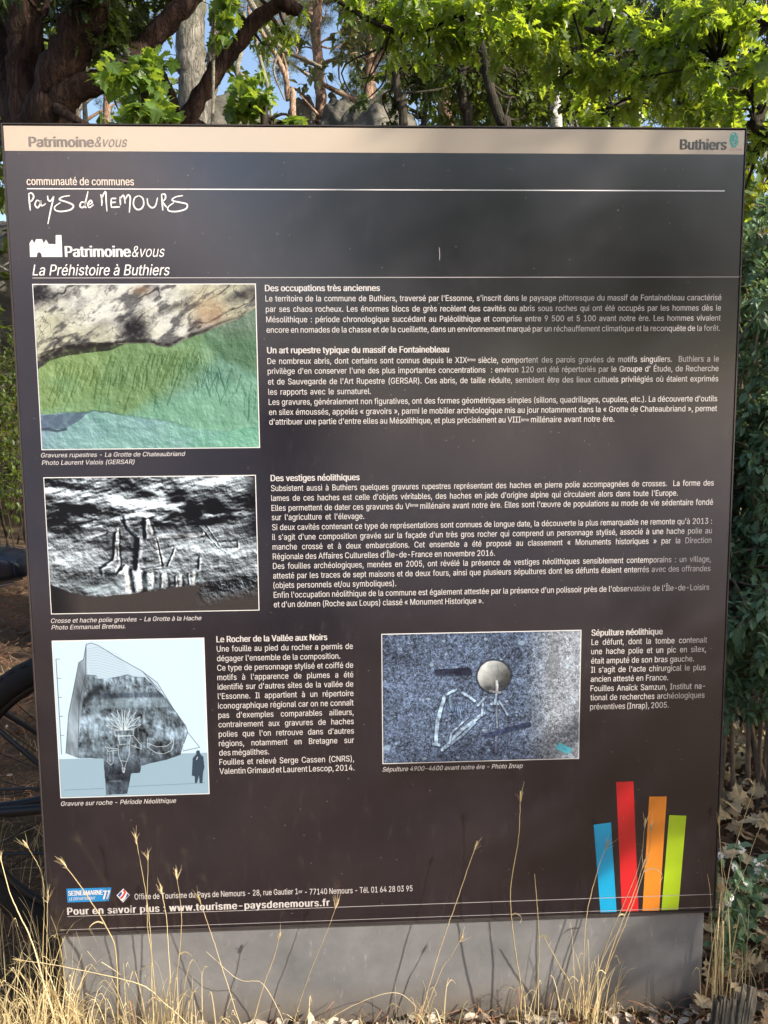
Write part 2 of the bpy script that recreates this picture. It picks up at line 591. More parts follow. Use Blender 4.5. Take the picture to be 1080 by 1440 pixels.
def textblock(name, lines, m_, cap=8, bold=.0, shear=0.0, sx=None, space=1.0, label=None):
    mb = MB()
    if sx is not None:
        rr = []
        for ln in lines:
            if len(ln) == 4 and ' ' in ln[0]:
                sz = (pp(ln[1], ln[2] - cap)[1] - pp(ln[1], ln[2])[1]) / caph()
                V, _ = text_mesh(ln[0], shear, 0, space)
                rr.append((pp(ln[3], ln[2])[0] - pp(ln[1], ln[2])[0]) / (sz * (V[:, 0].max() - V[:, 0].min())))
        sx = float(np.percentile(rr, 15))
    for ln in lines:
        s, xa, ya, xb = ln[:4]
        put(mb, s, xa, ya, xb, ln[4] if len(ln) > 4 else cap, shear, bold, space, sx)
    o = mb.build(name, M[m_], sign)
    return o

B_ = .012
textblock('header_title', [('Patrimoine', 41.8, 206.3, 132)], 'grey_print', 14, .045)
textblock('header_title', [('&vous', 134, 206.4, 179.5)], 'grey_print', 14, -.012, .3)
textblock('place_name', [('Buthiers', 956.7, 210.3, 1021)], 'dark_print', 14.4, .045)
textblock('heading', [('communauté de communes', 38, 260.3, 188.5)], 'cream_print', 11, .022)
textblock('heading', [('Patrimoine', 92.5, 361.3, 183.5)], 'white_print', 15.2, .05)
textblock('heading', [('&vous', 186, 361.3, 232)], 'white_print', 15.2, -.012, .3)
textblock('heading', [('La Préhistoire à Buthiers', 46, 387.4, 239)], 'white_print', 15.2, .015, .25)

textblock('heading', [('Des occupations très anciennes', 373, 409.6, 534)], 'body_print', 8.9, .035)
textblock('paragraph', [
    ("Le territoire de la commune de Buthiers, traversé par l'Essonne, s'inscrit dans le paysage pittoresque du massif de Fontainebleau caractérisé", 373.4, 424, 1014),
    ("par ses chaos rocheux. Les énormes blocs de grès recèlent des cavités ou abris sous roches qui ont été occupés par les hommes dès le", 374, 438.8, 1013.5),
    ("Mésolithique : période chronologique succédant au Paléolithique et comprise entre 9 500 et 5 100 avant notre ère. Les hommes vivaient", 374.5, 453.4, 1013),
    ("encore en nomades de la chasse et de la cueillette, dans un environnement marqué par un réchauffement climatique et la reconquête de la forêt.", 375, 468, 1012)], 'body_print', 8.3, B_, sx=.66)
textblock('heading', [('Un art rupestre typique du massif de Fontainebleau', 376, 497, 631)], 'body_print', 8.9, .035)
textblock('paragraph', [
    ("De nombreux abris, dont certains sont connus depuis le XIX", 376.3, 512, 656.5),
    ("ème", 657, 508, 668.5, 4.6),
    ("siècle, comportent des parois gravées de motifs singuliers.  Buthiers a le", 672.5, 510.5, 1010.5),
    ("privilège d'en conserver l'une des plus importantes concentrations  : environ 120 ont été répertoriés par le Groupe d' Étude, de Recherche", 376.6, 526, 1010),
    ("et de Sauvegarde de l'Art Rupestre (GERSAR). Ces abris, de taille réduite, semblent être des lieux cultuels privilégiés où étaient exprimés", 377, 540.8, 1009.5),
    ("les rapports avec le surnaturel.", 377.5, 555.2, 521.5),
    ("Les gravures, généralement non figuratives, ont des formes géométriques simples (sillons, quadrillages, cupules, etc.). La découverte d'outils", 378, 569.4, 1008),
    ("en silex émoussés, appelés « gravoirs », parmi le mobilier archéologique mis au jour notamment dans la « Grotte de Chateaubriand », permet", 378.4, 583.6, 1007.8),
    ("d'attribuer une partie d'entre elles au Mésolithique, et plus précisément au VIII", 378.8, 597.2, 732),
    ("ème", 732.5, 592.4, 743.5, 4.6),
    ("millénaire avant notre ère.", 746.5, 594, 863.5)], 'body_print', 8.3, B_, sx=.66)
textblock('heading', [('Des vestiges néolithiques', 381, 676.7, 505.5)], 'body_print', 8.9, .035)
textblock('paragraph', [
    ("Subsistent aussi à Buthiers quelques gravures rupestres représentant des haches en pierre polie accompagnées de crosses.  La forme des", 381.3, 690.6, 1003),
    ("lames de ces haches est celle d'objets véritables, des haches en jade d'origine alpine qui circulaient alors dans toute l'Europe.", 381.6, 704.5, 952.5),
    ("Elles permettent de dater ces gravures du V", 382, 718.4, 576),
    ("ème", 576.4, 712.5, 588, 4.6),
    ("millénaire avant notre ère. Elles sont l'œuvre de populations au mode de vie sédentaire fondé", 591, 715.4, 1002),
    ("sur l'agriculture et l'élevage.", 382.3, 731.5, 512),
    ("Si deux cavités contenant ce type de représentations sont connues de longue date, la découverte la plus remarquable ne remonte qu'à 2013 :", 382.8, 745.5, 1000.5),
    ("il s'agit d'une composition gravée sur la façade d'un très gros rocher qui comprend un personnage stylisé, associé à une hache polie au", 383, 759.3, 1000.3),
    ("manche crossé et à deux embarcations. Cet ensemble a été proposé au classement « Monuments historiques » par la Direction", 383.5, 773, 999.8),
    ("Régionale des Affaires Culturelles d'Île-de-France en novembre 2016.", 383.8, 786.6, 696),
    ("Des fouilles archéologiques, menées en 2005, ont révélé la présence de vestiges néolithiques sensiblement contemporains : un village,", 384, 800, 998.8),
    ("attesté par les traces de sept maisons et de deux fours, ainsi que plusieurs sépultures dont les défunts étaient enterrés avec des offrandes", 384.3, 813.6, 998.3),
    ("(objets personnels et/ou symboliques).", 384.6, 827, 557),
    ("Enfin l'occupation néolithique de la commune est également attestée par la présence d'un polissoir près de l'observatoire de l'Île-de-Loisirs", 385, 840.6, 996.5),
    ("et d'un dolmen (Roche aux Loups) classé « Monument Historique ».", 385.3, 854, 679.5)], 'body_print', 8.3, B_, sx=.66)
s_ = 220 / 1080.0
vl = lambda t, xa, ya, xb: (t, 295 + xa * s_, 885 + ya * s_, 295 + xb * s_)
textblock('heading', [vl('Le Rocher de la Vallée aux Noirs', 48, 89, 810)], 'body_print', 8.6, .035)
textblock('paragraph', [
    vl("Une fouille au pied du rocher a permis de", 49, 154, 988),
    vl("dégager l'ensemble de la composition.", 51, 220, 901),
    vl("Ce type de personnage stylisé et coiffé de", 52, 285, 990),
    vl("motifs à l'apparence de plumes a été", 53, 351, 991),
    vl("identifié sur d'autres sites de la vallée de", 55, 416, 991),
    vl("l'Essonne. Il appartient à un répertoire", 57, 481, 992),
    vl("iconographique régional car on ne connaît", 58, 547, 993),
    vl("pas d'exemples comparables ailleurs,", 60, 612, 993),
    vl("contrairement aux gravures de haches", 61, 676, 994),
    vl("polies que l'on retrouve dans d'autres", 63, 742, 995),
    vl("régions, notamment en Bretagne sur", 64, 807, 996),
    vl("des mégalithes.", 66, 871, 410),
    vl("Fouilles et relevé Serge Cassen (CNRS),", 67, 935, 996),
    vl("Valentin Grimaud et Laurent Lescop, 2014.", 68, 998, 998)], 'body_print', 8.2, B_, sx=.66)
s2_ = 190 / 1080.0
vr = lambda t, xa, ya, xb: (t, 820 + xa * s2_, 870 + ya * s2_, 820 + xb * s2_)
textblock('heading', [vr('Sépulture néolithique', 67, 136, 633)], 'body_print', 8.6, .035)
textblock('paragraph', [
    vr("Le défunt, dont la tombe contenait", 66, 210, 988),
    vr("une hache polie et un pic en silex,", 64, 284, 980),
    vr("était amputé de son bras gauche.", 63, 359, 884),
    vr("Il s'agit de l'acte chirurgical le plus", 62, 431, 977),
    vr("ancien attesté en France.", 60, 505, 678),
    vr("Fouilles Anaïck Samzun, Institut na-", 58, 580, 972),
    vr("tional de recherches archéologiques", 57, 653, 968),
    vr("préventives (Inrap), 2005.", 55, 726, 682)], 'body_print', 8.2, B_, sx=.66)
textblock('caption', [("Gravures rupestres - La Grotte de Chateaubriand", 58, 643.3, 261), ("Photo Laurent Valois (GERSAR)", 59, 653.8, 189.5)], 'body_print', 6.3, .012, .25)
textblock('caption', [("Crosse et hache polie gravées - La Grotte à la Hache", 72, 876, 283.5), ("Photo Emmanuel Breteau.", 72.5, 885.4, 176.5)], 'body_print', 6.3, .012, .25)
textblock('caption', [("Gravure sur roche - Période Néolithique", 86, 1133.2, 248)], 'body_print', 6.3, .012, .25)
textblock('caption', [("Sépulture 4900-4600 avant notre ère - Photo Inrap", 538, 1085, 735)], 'body_print', 6.3, .012, .25)
textblock('contact_line', [("Office de Tourisme du Pays de Nemours - 28, rue Gautier 1", 189.5, 1264.8, 419.3), ("er", 420, 1255.5, 425.5, 4.4), ("- 77140 Nemours - Tél. 01 64 28 03 95", 429, 1258, 580)], 'body_print', 8.0, .008)
textblock('contact_line', [("Pour en savoir plus : www.tourisme-paysdenemours.fr", 95.5, 1286.3, 463.5)], 'body_print', 10.0, .045, space=1.12)

# ---- hand-drawn name
def stroke(mb, pts, wd, y=-.0008, taper=.55, n=None):
    P = spline(np.array(pts, float), n or max(2, 5 * len(pts)))
    d = np.gradient(P, axis=0); d /= np.linalg.norm(d, axis=1)[:, None] + 1e-9
    nrm = np.stack([-d[:, 1], d[:, 0]], 1)
    k = len(P)
    ww = wd * (taper + (1 - taper) * np.sin(np.linspace(.15, math.pi - .15, k))) / 2
    A = P + nrm * ww[:, None]; Bq = P - nrm * ww[:, None]
    V = np.zeros((2 * k, 3)); V[:k, 0], V[:k, 2] = A[:, 0], A[:, 1]; V[k:, 0], V[k:, 2] = Bq[:, 0], Bq[:, 1]
    V[:, 1] = FY + y
    mb.add(V, [(i, i + 1, k + i + 1, k + i) for i in range(k - 1)])
hand = [[(47, 168), (50, 215), (56, 264)], [(42, 166), (62, 158), (76, 178), (66, 202), (50, 212)],
        [(112, 208), (95, 203), (84, 228), (98, 247), (114, 230), (120, 205), (124, 236), (150, 222)],
        [(160, 174), (164, 200), (180, 205), (198, 176)], [(199, 178), (182, 250), (162, 346)],
        [(296, 174), (252, 181), (232, 198), (275, 212), (316, 232), (302, 258), (245, 270), (208, 262), (205, 240), (238, 216)],
        [(392, 216), (366, 214), (357, 238), (374, 246), (390, 222)], [(406, 148), (395, 195), (386, 240), (398, 246)],
        [(404, 232), (430, 218), (422, 203), (405, 224), (414, 246), (440, 228)],
        [(483, 165), (490, 200), (489, 236)], [(490, 196), (500, 165), (513, 152), (516, 205), (521, 270)],
        [(578, 191), (546, 191)], [(547, 190), (546, 240)], [(548, 216), (576, 213)], [(545, 245), (600, 242)],
        [(600, 180), (603, 232)], [(600, 196), (618, 172), (628, 190), (631, 222)], [(631, 200), (648, 170), (662, 185), (660, 230), (657, 276)],
        [(712, 174), (688, 190), (682, 228), (700, 256), (728, 254), (744, 226), (738, 190), (716, 174)],
        [(765, 190), (770, 225), (792, 247), (815, 235), (828, 186)],
        [(852, 166), (856, 215), (860, 264)], [(850, 166), (872, 166), (876, 190), (858, 210)], [(858, 210), (870, 228), (884, 246)],
        [(982, 173), (938, 182), (916, 202), (960, 214), (1006, 226), (1000, 254), (945, 270), (897, 266), (893, 242), (928, 216)]]
mb = MB()
for s in hand:
    q = [pp(30 + x / 4.32, 235 + yy / 4.32) for x, yy in s]
    stroke(mb, q, .0032)
mb.build('handwritten_name', M['white_print'], sign)

cast = [(53, 546), (50, 462), (65, 440), (80, 462), (90, 438), (126, 438), (136, 462), (151, 441), (166, 467), (209, 469), (209, 413), (244, 413), (250, 546), (126, 546), (120, 524), (108, 516), (97, 524), (94, 546)]
mb = MB(); poly(mb, [pp(30 + x / 4.32, 235 + yy / 4.32) for x, yy in cast], FY - .0004)
cs = mb.build('castle_emblem', M['white_print'], sign)
mb = MB()
for (a, b) in (((108, 465), (150, 463)), ((112, 488), (200, 484)), ((160, 505), (205, 503)), ((228, 430), (228, 438)), ((228, 452), (228, 462)), ((140, 480), (141, 500))):
    q = [pp(30 + a[0] / 4.32, 235 + a[1] / 4.32), pp(30 + b[0] / 4.32, 235 + b[1] / 4.32)]
    stroke(mb, q, .0007, y=-.0007, taper=1)
mb.build('emblem_lines', M['rule'], cs)

# coloured bars
for nm, pts in (('cyan', [(834.8, 1159.6), (859, 1156.4), (867, 1282.2), (844.3, 1282.8)]), ('red', [(866.3, 1099.4), (890.6, 1098.6), (897.8, 1281), (874.4, 1281.8)]),
                ('orange', [(913, 1120.2), (937.5, 1119.8), (927, 1280.2), (903.4, 1280.7)]), ('lime', [(941, 1146.2), (965, 1147), (953.7, 1279), (930, 1279.6)])):
    mb = MB(); poly(mb, [(max(min(x, .74), -.74), max(z, PB + .002)) for x, z in [pp(*q) for q in pts]], FY - .0004)
    mb.build('coloured_bar', M[nm], sign)["label"] = nm + ' slanted bar at the lower right'

# emblem in the header
def ell(cx_, cy_, rx, ry, n=24, rot=0.0):
    out = []
    for i in range(n):
        a = 2 * math.pi * i / n
        x, y_ = rx * math.cos(a), ry * math.sin(a)
        out.append((cx_ + x * math.cos(rot) - y_ * math.sin(rot), cy_ + x * math.sin(rot) + y_ * math.cos(rot)))
    return [pp(*q) for q in out]
mb = MB(); poly(mb, ell(1032, 197, 6.3, 11), FY - .0004)
em = mb.build('green_emblem', M['teal'], sign)
mb = MB()
for q in ([(1037, 194), (1034, 202), (1031, 207)], [(1035, 190), (1033, 198), (1035, 205)], [(1028, 201), (1032, 200), (1036, 202)], [(1030, 204), (1035, 199), (1037, 197)]):
    stroke(mb, [pp(*p_) for p_ in q], .0016, y=-.0007)
poly(mb, ell(1031.3, 189, 1.5, 1.3, 8), FY - .0007)
mb.build('emblem_figure', M['soft_teal'], em)
textblock('emblem_caption', [('BUTHIERS', 1025.5, 211.4, 1043.5, 2.2)], 'pink', 2.2, .02)

# logos at the foot
mb = MB(); poly(mb, [pp(*q) for q in [(93.5, 1249.6), (157, 1247.8), (153, 1267), (95, 1269)]], FY - .0004)
lg = mb.build('department_logo', M['blue'], sign)
mb = MB()
put(mb, 'SEINE&MARNE', 96.5, 1259.3, 144.5, 6.6, 0, .03); put(mb, 'LE DÉPARTEMENT', 97.5, 1265.9, 134.5, 3.9, .1, .0); put(mb, '77', 145.5, 1264.2, 154.5, 12, .25, .05)
mb.build('logo_lettering', M['white_print'], lg)
mb = MB(); poly(mb, [pp(*q) for q in [(164, 1259), (173.5, 1249.5), (182.5, 1258.5), (173, 1269)]], FY - .0004)
tl = mb.build('tourist_office_logo', M['white_print'], sign)
mb = MB(); poly(mb, [pp(*q) for q in [(165.5, 1259), (170.5, 1253.5), (172, 1256), (168.5, 1261.5)]], FY - .00055); poly(mb, [pp(*q) for q in [(172, 1267.5), (176.5, 1263), (179, 1256), (181.5, 1258.7), (173, 1267.7)]], FY - .00055)
mb.build('logo_blue', M['navy'], tl)
mb = MB(); stroke(mb, [pp(*q) for q in [(169.5, 1263.5), (173, 1260), (177, 1253.5)]], .0040, y=-.0007, taper=1); poly(mb, ell(174.5, 1252.5, 1.7, 1.5, 10), FY - .0007)
mb.build('logo_red', M['red'], tl)
# short scratch in the laminate
mb = MB(); stroke(mb, [pp(617.5, 348), pp(618.3, 357), pp(618, 366)], .0014, y=-.0005); mb.build('scratch', M['rule'], sign)

# ------------------------------------------------------------------ printed pictures
def nz(h, w_, cell, seed=0, octv=4, ax=1.0, ang=0.0, gain=.55):
    rs = np.random.RandomState(seed)
    yy, xx = np.mgrid[0:h, 0:w_].astype(float)
    ca, sa = math.cos(ang), math.sin(ang)
    u = (xx * ca + yy * sa) / ax; v = (-xx * sa + yy * ca)
    out = np.zeros((h, w_)); amp = 1; tot = 0
    for o_ in range(octv):
        c = cell / (2 ** o_)
        g = rs.rand(64, 64)
        U = u / c + 1000; W_ = v / c + 1000
        i = np.floor(U).astype(int); j = np.floor(W_).astype(int)
        fu = U - i; fv = W_ - j
        fu = fu * fu * (3 - 2 * fu); fv = fv * fv * (3 - 2 * fv)
        a = g[j % 64, i % 64]; b = g[j % 64, (i + 1) % 64]; c_ = g[(j + 1) % 64, i % 64]; d = g[(j + 1) % 64, (i + 1) % 64]
        out += amp * ((a * (1 - fu) + b * fu) * (1 - fv) + (c_ * (1 - fu) + d * fu) * fv)
        tot += amp; amp *= gain
    return out / tot

def mixa(a, b, m_):
    return a * (1 - m_[..., None]) + np.asarray(b) * m_[..., None]

def curve_y(U, pts):
    p = np.array(pts)
    return np.interp(U, p[:, 0], p[:, 1])

def inpoly(U, V, pts):
    ins = np.zeros(U.shape, bool)
    n = len(pts)
    for i in range(n):
        x0, y0 = pts[i]; x1, y1 = pts[(i + 1) % n]
        if y0 == y1: continue
        c = ((V < y0) != (V < y1)) & (U < (x1 - x0) * (V - y0) / (y1 - y0) + x0)
        ins ^= c
    return ins

def segd(X, Y, a, b):
    ax, ay = a; bx_, by = b
    dx, dy = bx_ - ax, by - ay
    t = np.clip(((X - ax) * dx + (Y - ay) * dy) / (dx * dx + dy * dy + 1e-12), 0, 1)
    return np.hypot(X - ax - t * dx, Y - ay - t * dy), t

def line(img, X, Y, pts, wd, col, al=1.0):
    d = np.full(X.shape, 1e9)
    for a, b in zip(pts[:-1], pts[1:]):
        d = np.minimum(d, segd(X, Y, a, b)[0])
    m_ = np.clip((wd / 2 - d) / 1.0 + .5, 0, 1) * al
    return mixa(img, col, m_)

def relief(h, k=1.0, ang=2.3):
    gy, gx = np.gradient(h)
    return (gx * math.cos(ang) + gy * math.sin(ang)) * k

def g2l(c):
    return np.where(c <= .04045, c / 12.92, ((np.clip(c, 0, 1) + .055) / 1.055) ** 2.4)

def picture1(w_=640, h=470):
    Y, X = np.mgrid[0:h, 0:w_].astype(float); U = X / w_; V = Y / h
    n1 = nz(h, w_, 120, 1, 6, 2.2, -.35); n2 = nz(h, w_, 40, 2, 5, 1.6, -.6); n3 = nz(h, w_, 14, 3, 4); wr = nz(h, w_, 90, 4, 3) - .5
    img = mixa(np.ones((h, w_, 3)) * [.93, .94, .91], [.60, .60, .60], np.clip((n2 - .47) * 3.2, 0, 1))
    img = mixa(img, [.80, .80, .66], np.clip((n1 - .5) * 3, 0, .6))
    img = mixa(img, [.35, .35, .36], np.clip((nz(h, w_, 22, 19, 5, 2.5, -.6) - .56) * 6, 0, .8))
    rid = np.abs(nz(h, w_, 100, 5, 5, 2.6, -.5) - .5)
    img = mixa(img, [.13, .12, .13], np.clip((.022 - rid) * 45, 0, .7) * (V < .45) * np.clip(n2 * 3 - 1.1, 0, 1))
    rid2 = np.abs(nz(h, w_, 45, 15, 5, 1.8, -.9) - .5)
    img = mixa(img, [.30, .29, .29], np.clip((.016 - rid2) * 45, 0, .5) * (V < .45) * np.clip(n1 * 3 - 1, 0, 1))
    blk = np.exp(-(((U - .02) / .09) ** 2 + ((V - .06) / .08) ** 2)) + np.exp(-(((U - .44) / .07) ** 2 + ((V - .27) / .09) ** 2)) * 1.1 + .8 * np.exp(-(((U - .95) / .12) ** 2 + ((V - .06 + (U - .95) * .5) / .05) ** 2)) + .7 * np.exp(-(((U - .62) / .11) ** 2 + ((V - .14 + (U - .62) * .6) / .03) ** 2))
    img = mixa(img, [.10, .09, .11], np.clip((blk * (n3 + .55)) * 1.1 - .25, 0, .95))
    sand = np.exp(-(((U - .79) / .07) ** 2 + ((V - .16) / .09) ** 2)) + .8 * np.exp(-(((U - .48) / .04) ** 2 + ((V - .03) / .03) ** 2))
    img = mixa(img, [.68, .52, .38], np.clip(sand * (n2 + .1), 0, .5))
    by = curve_y(U, [(0, .50), (.05, .44), (.14, .39), (.25, .375), (.4, .35), (.5, .345), (.6, .37), (.72, .31), (.8, .26), (.92, .2), (1, .13)]) + wr * .03
    low = (V > by)
    g = np.ones((h, w_, 3)) * [.50, .63, .44]
    g = mixa(g, [.60, .70, .46], np.clip(1 - (U * 2.6) + (n1 - .5) * 1.5, 0, .7))
    g = mixa(g, [.48, .66, .60], np.clip((U - .42) * 2.2 + (V - .5) * 1.2 + (n1 - .5) * 2, 0, .9))
    g = mixa(g, [.56, .77, .66], np.clip((V - .62) * 3 + (n1 - .5) * 2, 0, .7))
    rgt = np.clip((U - .70) * 6, 0, 1) * np.clip((.30 + (U - .70) * 1.1 - V) * 14 + (wr * 2), 0, 1)
    g = mixa(g, [.36, .50, .38], rgt * .9)
    g = mixa(g, [.50, .58, .52], rgt * np.clip((.35 - V) * 8, 0, .8))
    hf = nz(h, w_, 26, 7, 5, 3.2, 1.25) * 34 + nz(h, w_, 60, 8, 6, 1.6, -.3) * 110 + nz(h, w_, 7, 18, 3) * 5
    rs = np.random.RandomState(5)
    gro = np.zeros((h, w_))
    for k in range(150):
        u0 = rs.uniform(.08, .99); ln = rs.uniform(.05, .15)
        v0 = float(np.interp(u0, [.08, .4, .7, 1], [.47, .42, .38, .60])) + abs(rs.normal()) * .09
        sl = rs.uniform(-.40, -.10) if u0 < .62 else rs.uniform(-.5, .25)
        p0 = (u0 * w_, v0 * h); p1 = ((u0 + sl * ln) * w_, (v0 + ln) * h)
        mid = ((p0[0] + p1[0]) / 2 + rs.uniform(-3, 3), (p0[1] + p1[1]) / 2)
        y0, y1, x0, x1 = int(max(0, p0[1] - 8)), int(min(h, p1[1] + 8)), int(max(0, min(p0[0], p1[0], mid[0]) - 10)), int(min(w_, max(p0[0], p1[0], mid[0]) + 10))
        s = (slice(y0, y1), slice(x0, x1))
        if y1 <= y0 or x1 <= x0: continue
        wv = rs.uniform(1.6, 3.6); dp = rs.uniform(3, 9)
        for qa, qb in ((p0, mid), (mid, p1)):
            dd, tt = segd(X[s], Y[s], qa, qb)
            gro[s] = np.maximum(gro[s], dp * np.exp(-(dd / wv) ** 2))
    img2 = g + relief(hf - gro, .050, 2.6)[..., None] - (gro * .014)[..., None]
    img2 = line(img2, X, Y, [(.70 * w_, .33 * h), (.80 * w_, .46 * h), (.98 * w_, .66 * h)], 4, [.58, .68, .60], .4)
    bo = (n3 - .5) * .02 + curve_y(U, [(0, .78), (.12, .77), (.2, .77), (.25, .76), (.42, .80), (.6, .835), (.7, .88), (.85, .9), (1, .86)]) + wr * .02
    blu = np.ones((h, w_, 3)) * [.56, .74, .72]
    blu = mixa(blu, [.60, .70, .80], np.clip((.4 - U) * 2 + (n1 - .5) * 2, 0, .9))
    blu = mixa(blu, [.52, .76, .66], np.clip((U - .5) * 2 + (n2 - .5), 0, .9)) + relief(nz(h, w_, 40, 9, 6) * 90, .05)[..., None]
    img2 = np.where((V > bo)[..., None], blu, img2)
    img2 = mixa(img2, [.30, .42, .42], np.clip(1 - np.abs(V - bo) * 110, 0, .6) * np.clip((.75 - U) * 4, 0, 1) * np.clip(n2 * 2.5 - .5, 0, 1))
    dk = inpoly(U + wr * .02, V, [(0, .79), (.22, .77), (.18, .82), (.11, .875), (0, .87)])
    img2 = mixa(img2, [.36, .42, .52], dk * .8 * np.clip(n3 * 1.7, 0, 1))
    img2 = mixa(img2, [.20, .24, .30], np.clip(1 - segd(U + wr * .03, V + wr * .05, (.0, .87), (.11, .875))[0] * 90, 0, .7))
    img = np.where(low[..., None], img2, img + relief(n2 * 60 + nz(h, w_, 16, 77, 5, 2.4, -.5) * 26, .045)[..., None])
    img = mixa(img, [.13, .12, .10], np.clip(1 - np.abs(V - by + .012) * 55, 0, .9) * np.clip(1.3 - np.abs(U - .4) * 1.6, .35, 1) * np.clip(n3 * 1.8, 0, 1))
    dk2 = inpoly(U + wr * .03, V + wr * .02, [(0, .42), (.12, .36), (.25, .345), (.4, .36), (.33, .40), (.14, .42), (.06, .46), (0, .52)])
    img = mixa(img, [.14, .12, .10], dk2 * .8 * np.clip(n3 * 1.6, 0, 1))
    return np.clip(img + (RS.rand(h, w_, 1) - .5) * .05, 0, 1)

def picture2(w_=620, h=400):
    Y, X = np.mgrid[0:h, 0:w_].astype(float); U = X / w_; V = Y / h
    hf = nz(h, w_, 90, 21, 5, 2.2, -.22, .46) * 190
    rl = relief(hf, .20, 2.0)
    fine = relief(nz(h, w_, 18, 22, 4) * 40, .10, 2.2)
    base = .42 + rl * .9 + fine
    up = np.clip((.36 - V) * 6, 0, 1)
    base = np.where(V < .36, .38 + rl * 1.8 + fine, base)
    base = base + .25 * np.clip(1 - np.abs(V - (.12 - .07 * np.clip((U - .1) * 1.5, 0, 1))) * 16, 0, 1)
    for (u, v, a, b, s) in ((.22, .23, .2, .035, .9), (.62, .13, .05, .05, .9), (.42, .13, .09, .05, .7), (.70, .24, .045, .07, .9), (.79, .22, .05, .06, .9), (.08, .36, .09, .05, .7), (.1, .05, .14, .03, .6)):
        base -= s * np.exp(-(((U - u) / a) ** 2 + ((V - v + (u - U) * .12) / b) ** 2) ** 2) * .62
    base += .3 * np.exp(-(((U - .52) / .09) ** 2 + ((V - .19) / .05) ** 2) ** 2)
    img = np.clip(base, .03, .95)[..., None] * np.array([.92, .98, 1.03])
    D, L = [.07, .08, .10], [.72, .80, .84]
    q = lambda pts: [((a - 66) / 955 * w_, (b - 32) / 608 * h) for a, b in pts]
    dark = [([(375, 280), (360, 400), (300, 440), (310, 465), (370, 465), (410, 430)], 9), ([(415, 215), (430, 260), (475, 300)], 12), ([(512, 220), (512, 300)], 12), ([(480, 310), (465, 440)], 16), ([(560, 285), (770, 285)], 8),
            ([(560, 300), (590, 430), (480, 448)], 5), ([(770, 265), (840, 350), (880, 375)], 5), ([(790, 250), (850, 340)], 5), ([(780, 325), (930, 325), (935, 355), (850, 355)], 5), ([(640, 355), (610, 430)], 6),
            ([(440, 455), (450, 535)], 14), ([(505, 470), (505, 530)], 16), ([(575, 470), (572, 525)], 7), ([(640, 480), (640, 522)], 6), ([(700, 470), (702, 516)], 6), ([(755, 400), (750, 445)], 8)]
    lite = [([(388, 262), (388, 420), (370, 458)], 7), ([(395, 215), (440, 290), (490, 305)], 6), ([(530, 222), (548, 285), (780, 290)], 10), ([(570, 305), (760, 300)], 8), ([(478, 440), (580, 440), (560, 300)], 6), ([(425, 445), (430, 545)], 22), ([(480, 470), (485, 530)], 22),
            ([(540, 470), (538, 525)], 12), ([(600, 470), (602, 520)], 12), ([(670, 480), (670, 520)], 12), ([(730, 470), (730, 510)], 14), ([(620, 340), (740, 365)], 4), ([(330, 280), (270, 300)], 8)]
    gro = np.zeros((h, w_))
    for p_, wd in dark:
        pts = q(p_); dd = np.full(X.shape, 1e9)
        for e0, e1 in zip(pts[:-1], pts[1:]): dd = np.minimum(dd, segd(X + (nz(h, w_, 14, 61, 2) - .5) * 5, Y, e0, e1)[0])
        gro = np.maximum(gro, np.exp(-(dd / (wd * .55)) ** 2) * wd * .9)
    for p_, wd in lite:
        pts = q(p_); dd = np.full(X.shape, 1e9)
        for e0, e1 in zip(pts[:-1], pts[1:]): dd = np.minimum(dd, segd(X + (nz(h, w_, 14, 62, 2) - .5) * 5, Y, e0, e1)[0])
        gro = gro - np.exp(-(dd / (wd * .5)) ** 2) * wd * .6
    img = np.clip(img + relief(-gro, .30, .3)[..., None] - (gro * .022)[..., None] * np.array([1, .96, .92]), .02, 1)
    by = curve_y(U, [(0, .78), (.1, .85), (.24, .885), (.4, .855), (.6, .82), (.78, .785), (.9, .76), (1, .72)]) + (nz(h, w_, 60, 25, 3) - .5) * .03
    img = mixa(img, L, np.clip((V - .70) * 8, 0, 1) * np.clip((by - V) * 20, 0, 1) * .6 * np.clip(nz(h, w_, 30, 26, 4) * 2 - .3, 0, 1))
    gr = np.ones((h, w_, 3)) * [.22, .205, .20]
    gr = mixa(gr, [.07, .07, .08], np.clip((.14 - U) * 9, 0, 1) * .9)
    mk = np.clip((U - .70 + (nz(h, w_, 50, 63, 4) - .5) * .15) * 9, 0, 1) * np.clip((by + .17 - V) * 9, 0, 1)
    gr = gr * (1 - mk[..., None]) + mk[..., None] * np.clip(.3 + fine * 2 + rl * .5, 0, 1)[..., None] * np.array([.8, .88, .95])
    img = np.where((V > by)[..., None], gr, img)
    img = mixa(img, [.04, .04, .05], np.clip((U - .93) * 14, 0, 1) * (V < .45) * .85)
    return np.clip(img + (RS.rand(h, w_, 1) - .5) * .04, 0, 1)

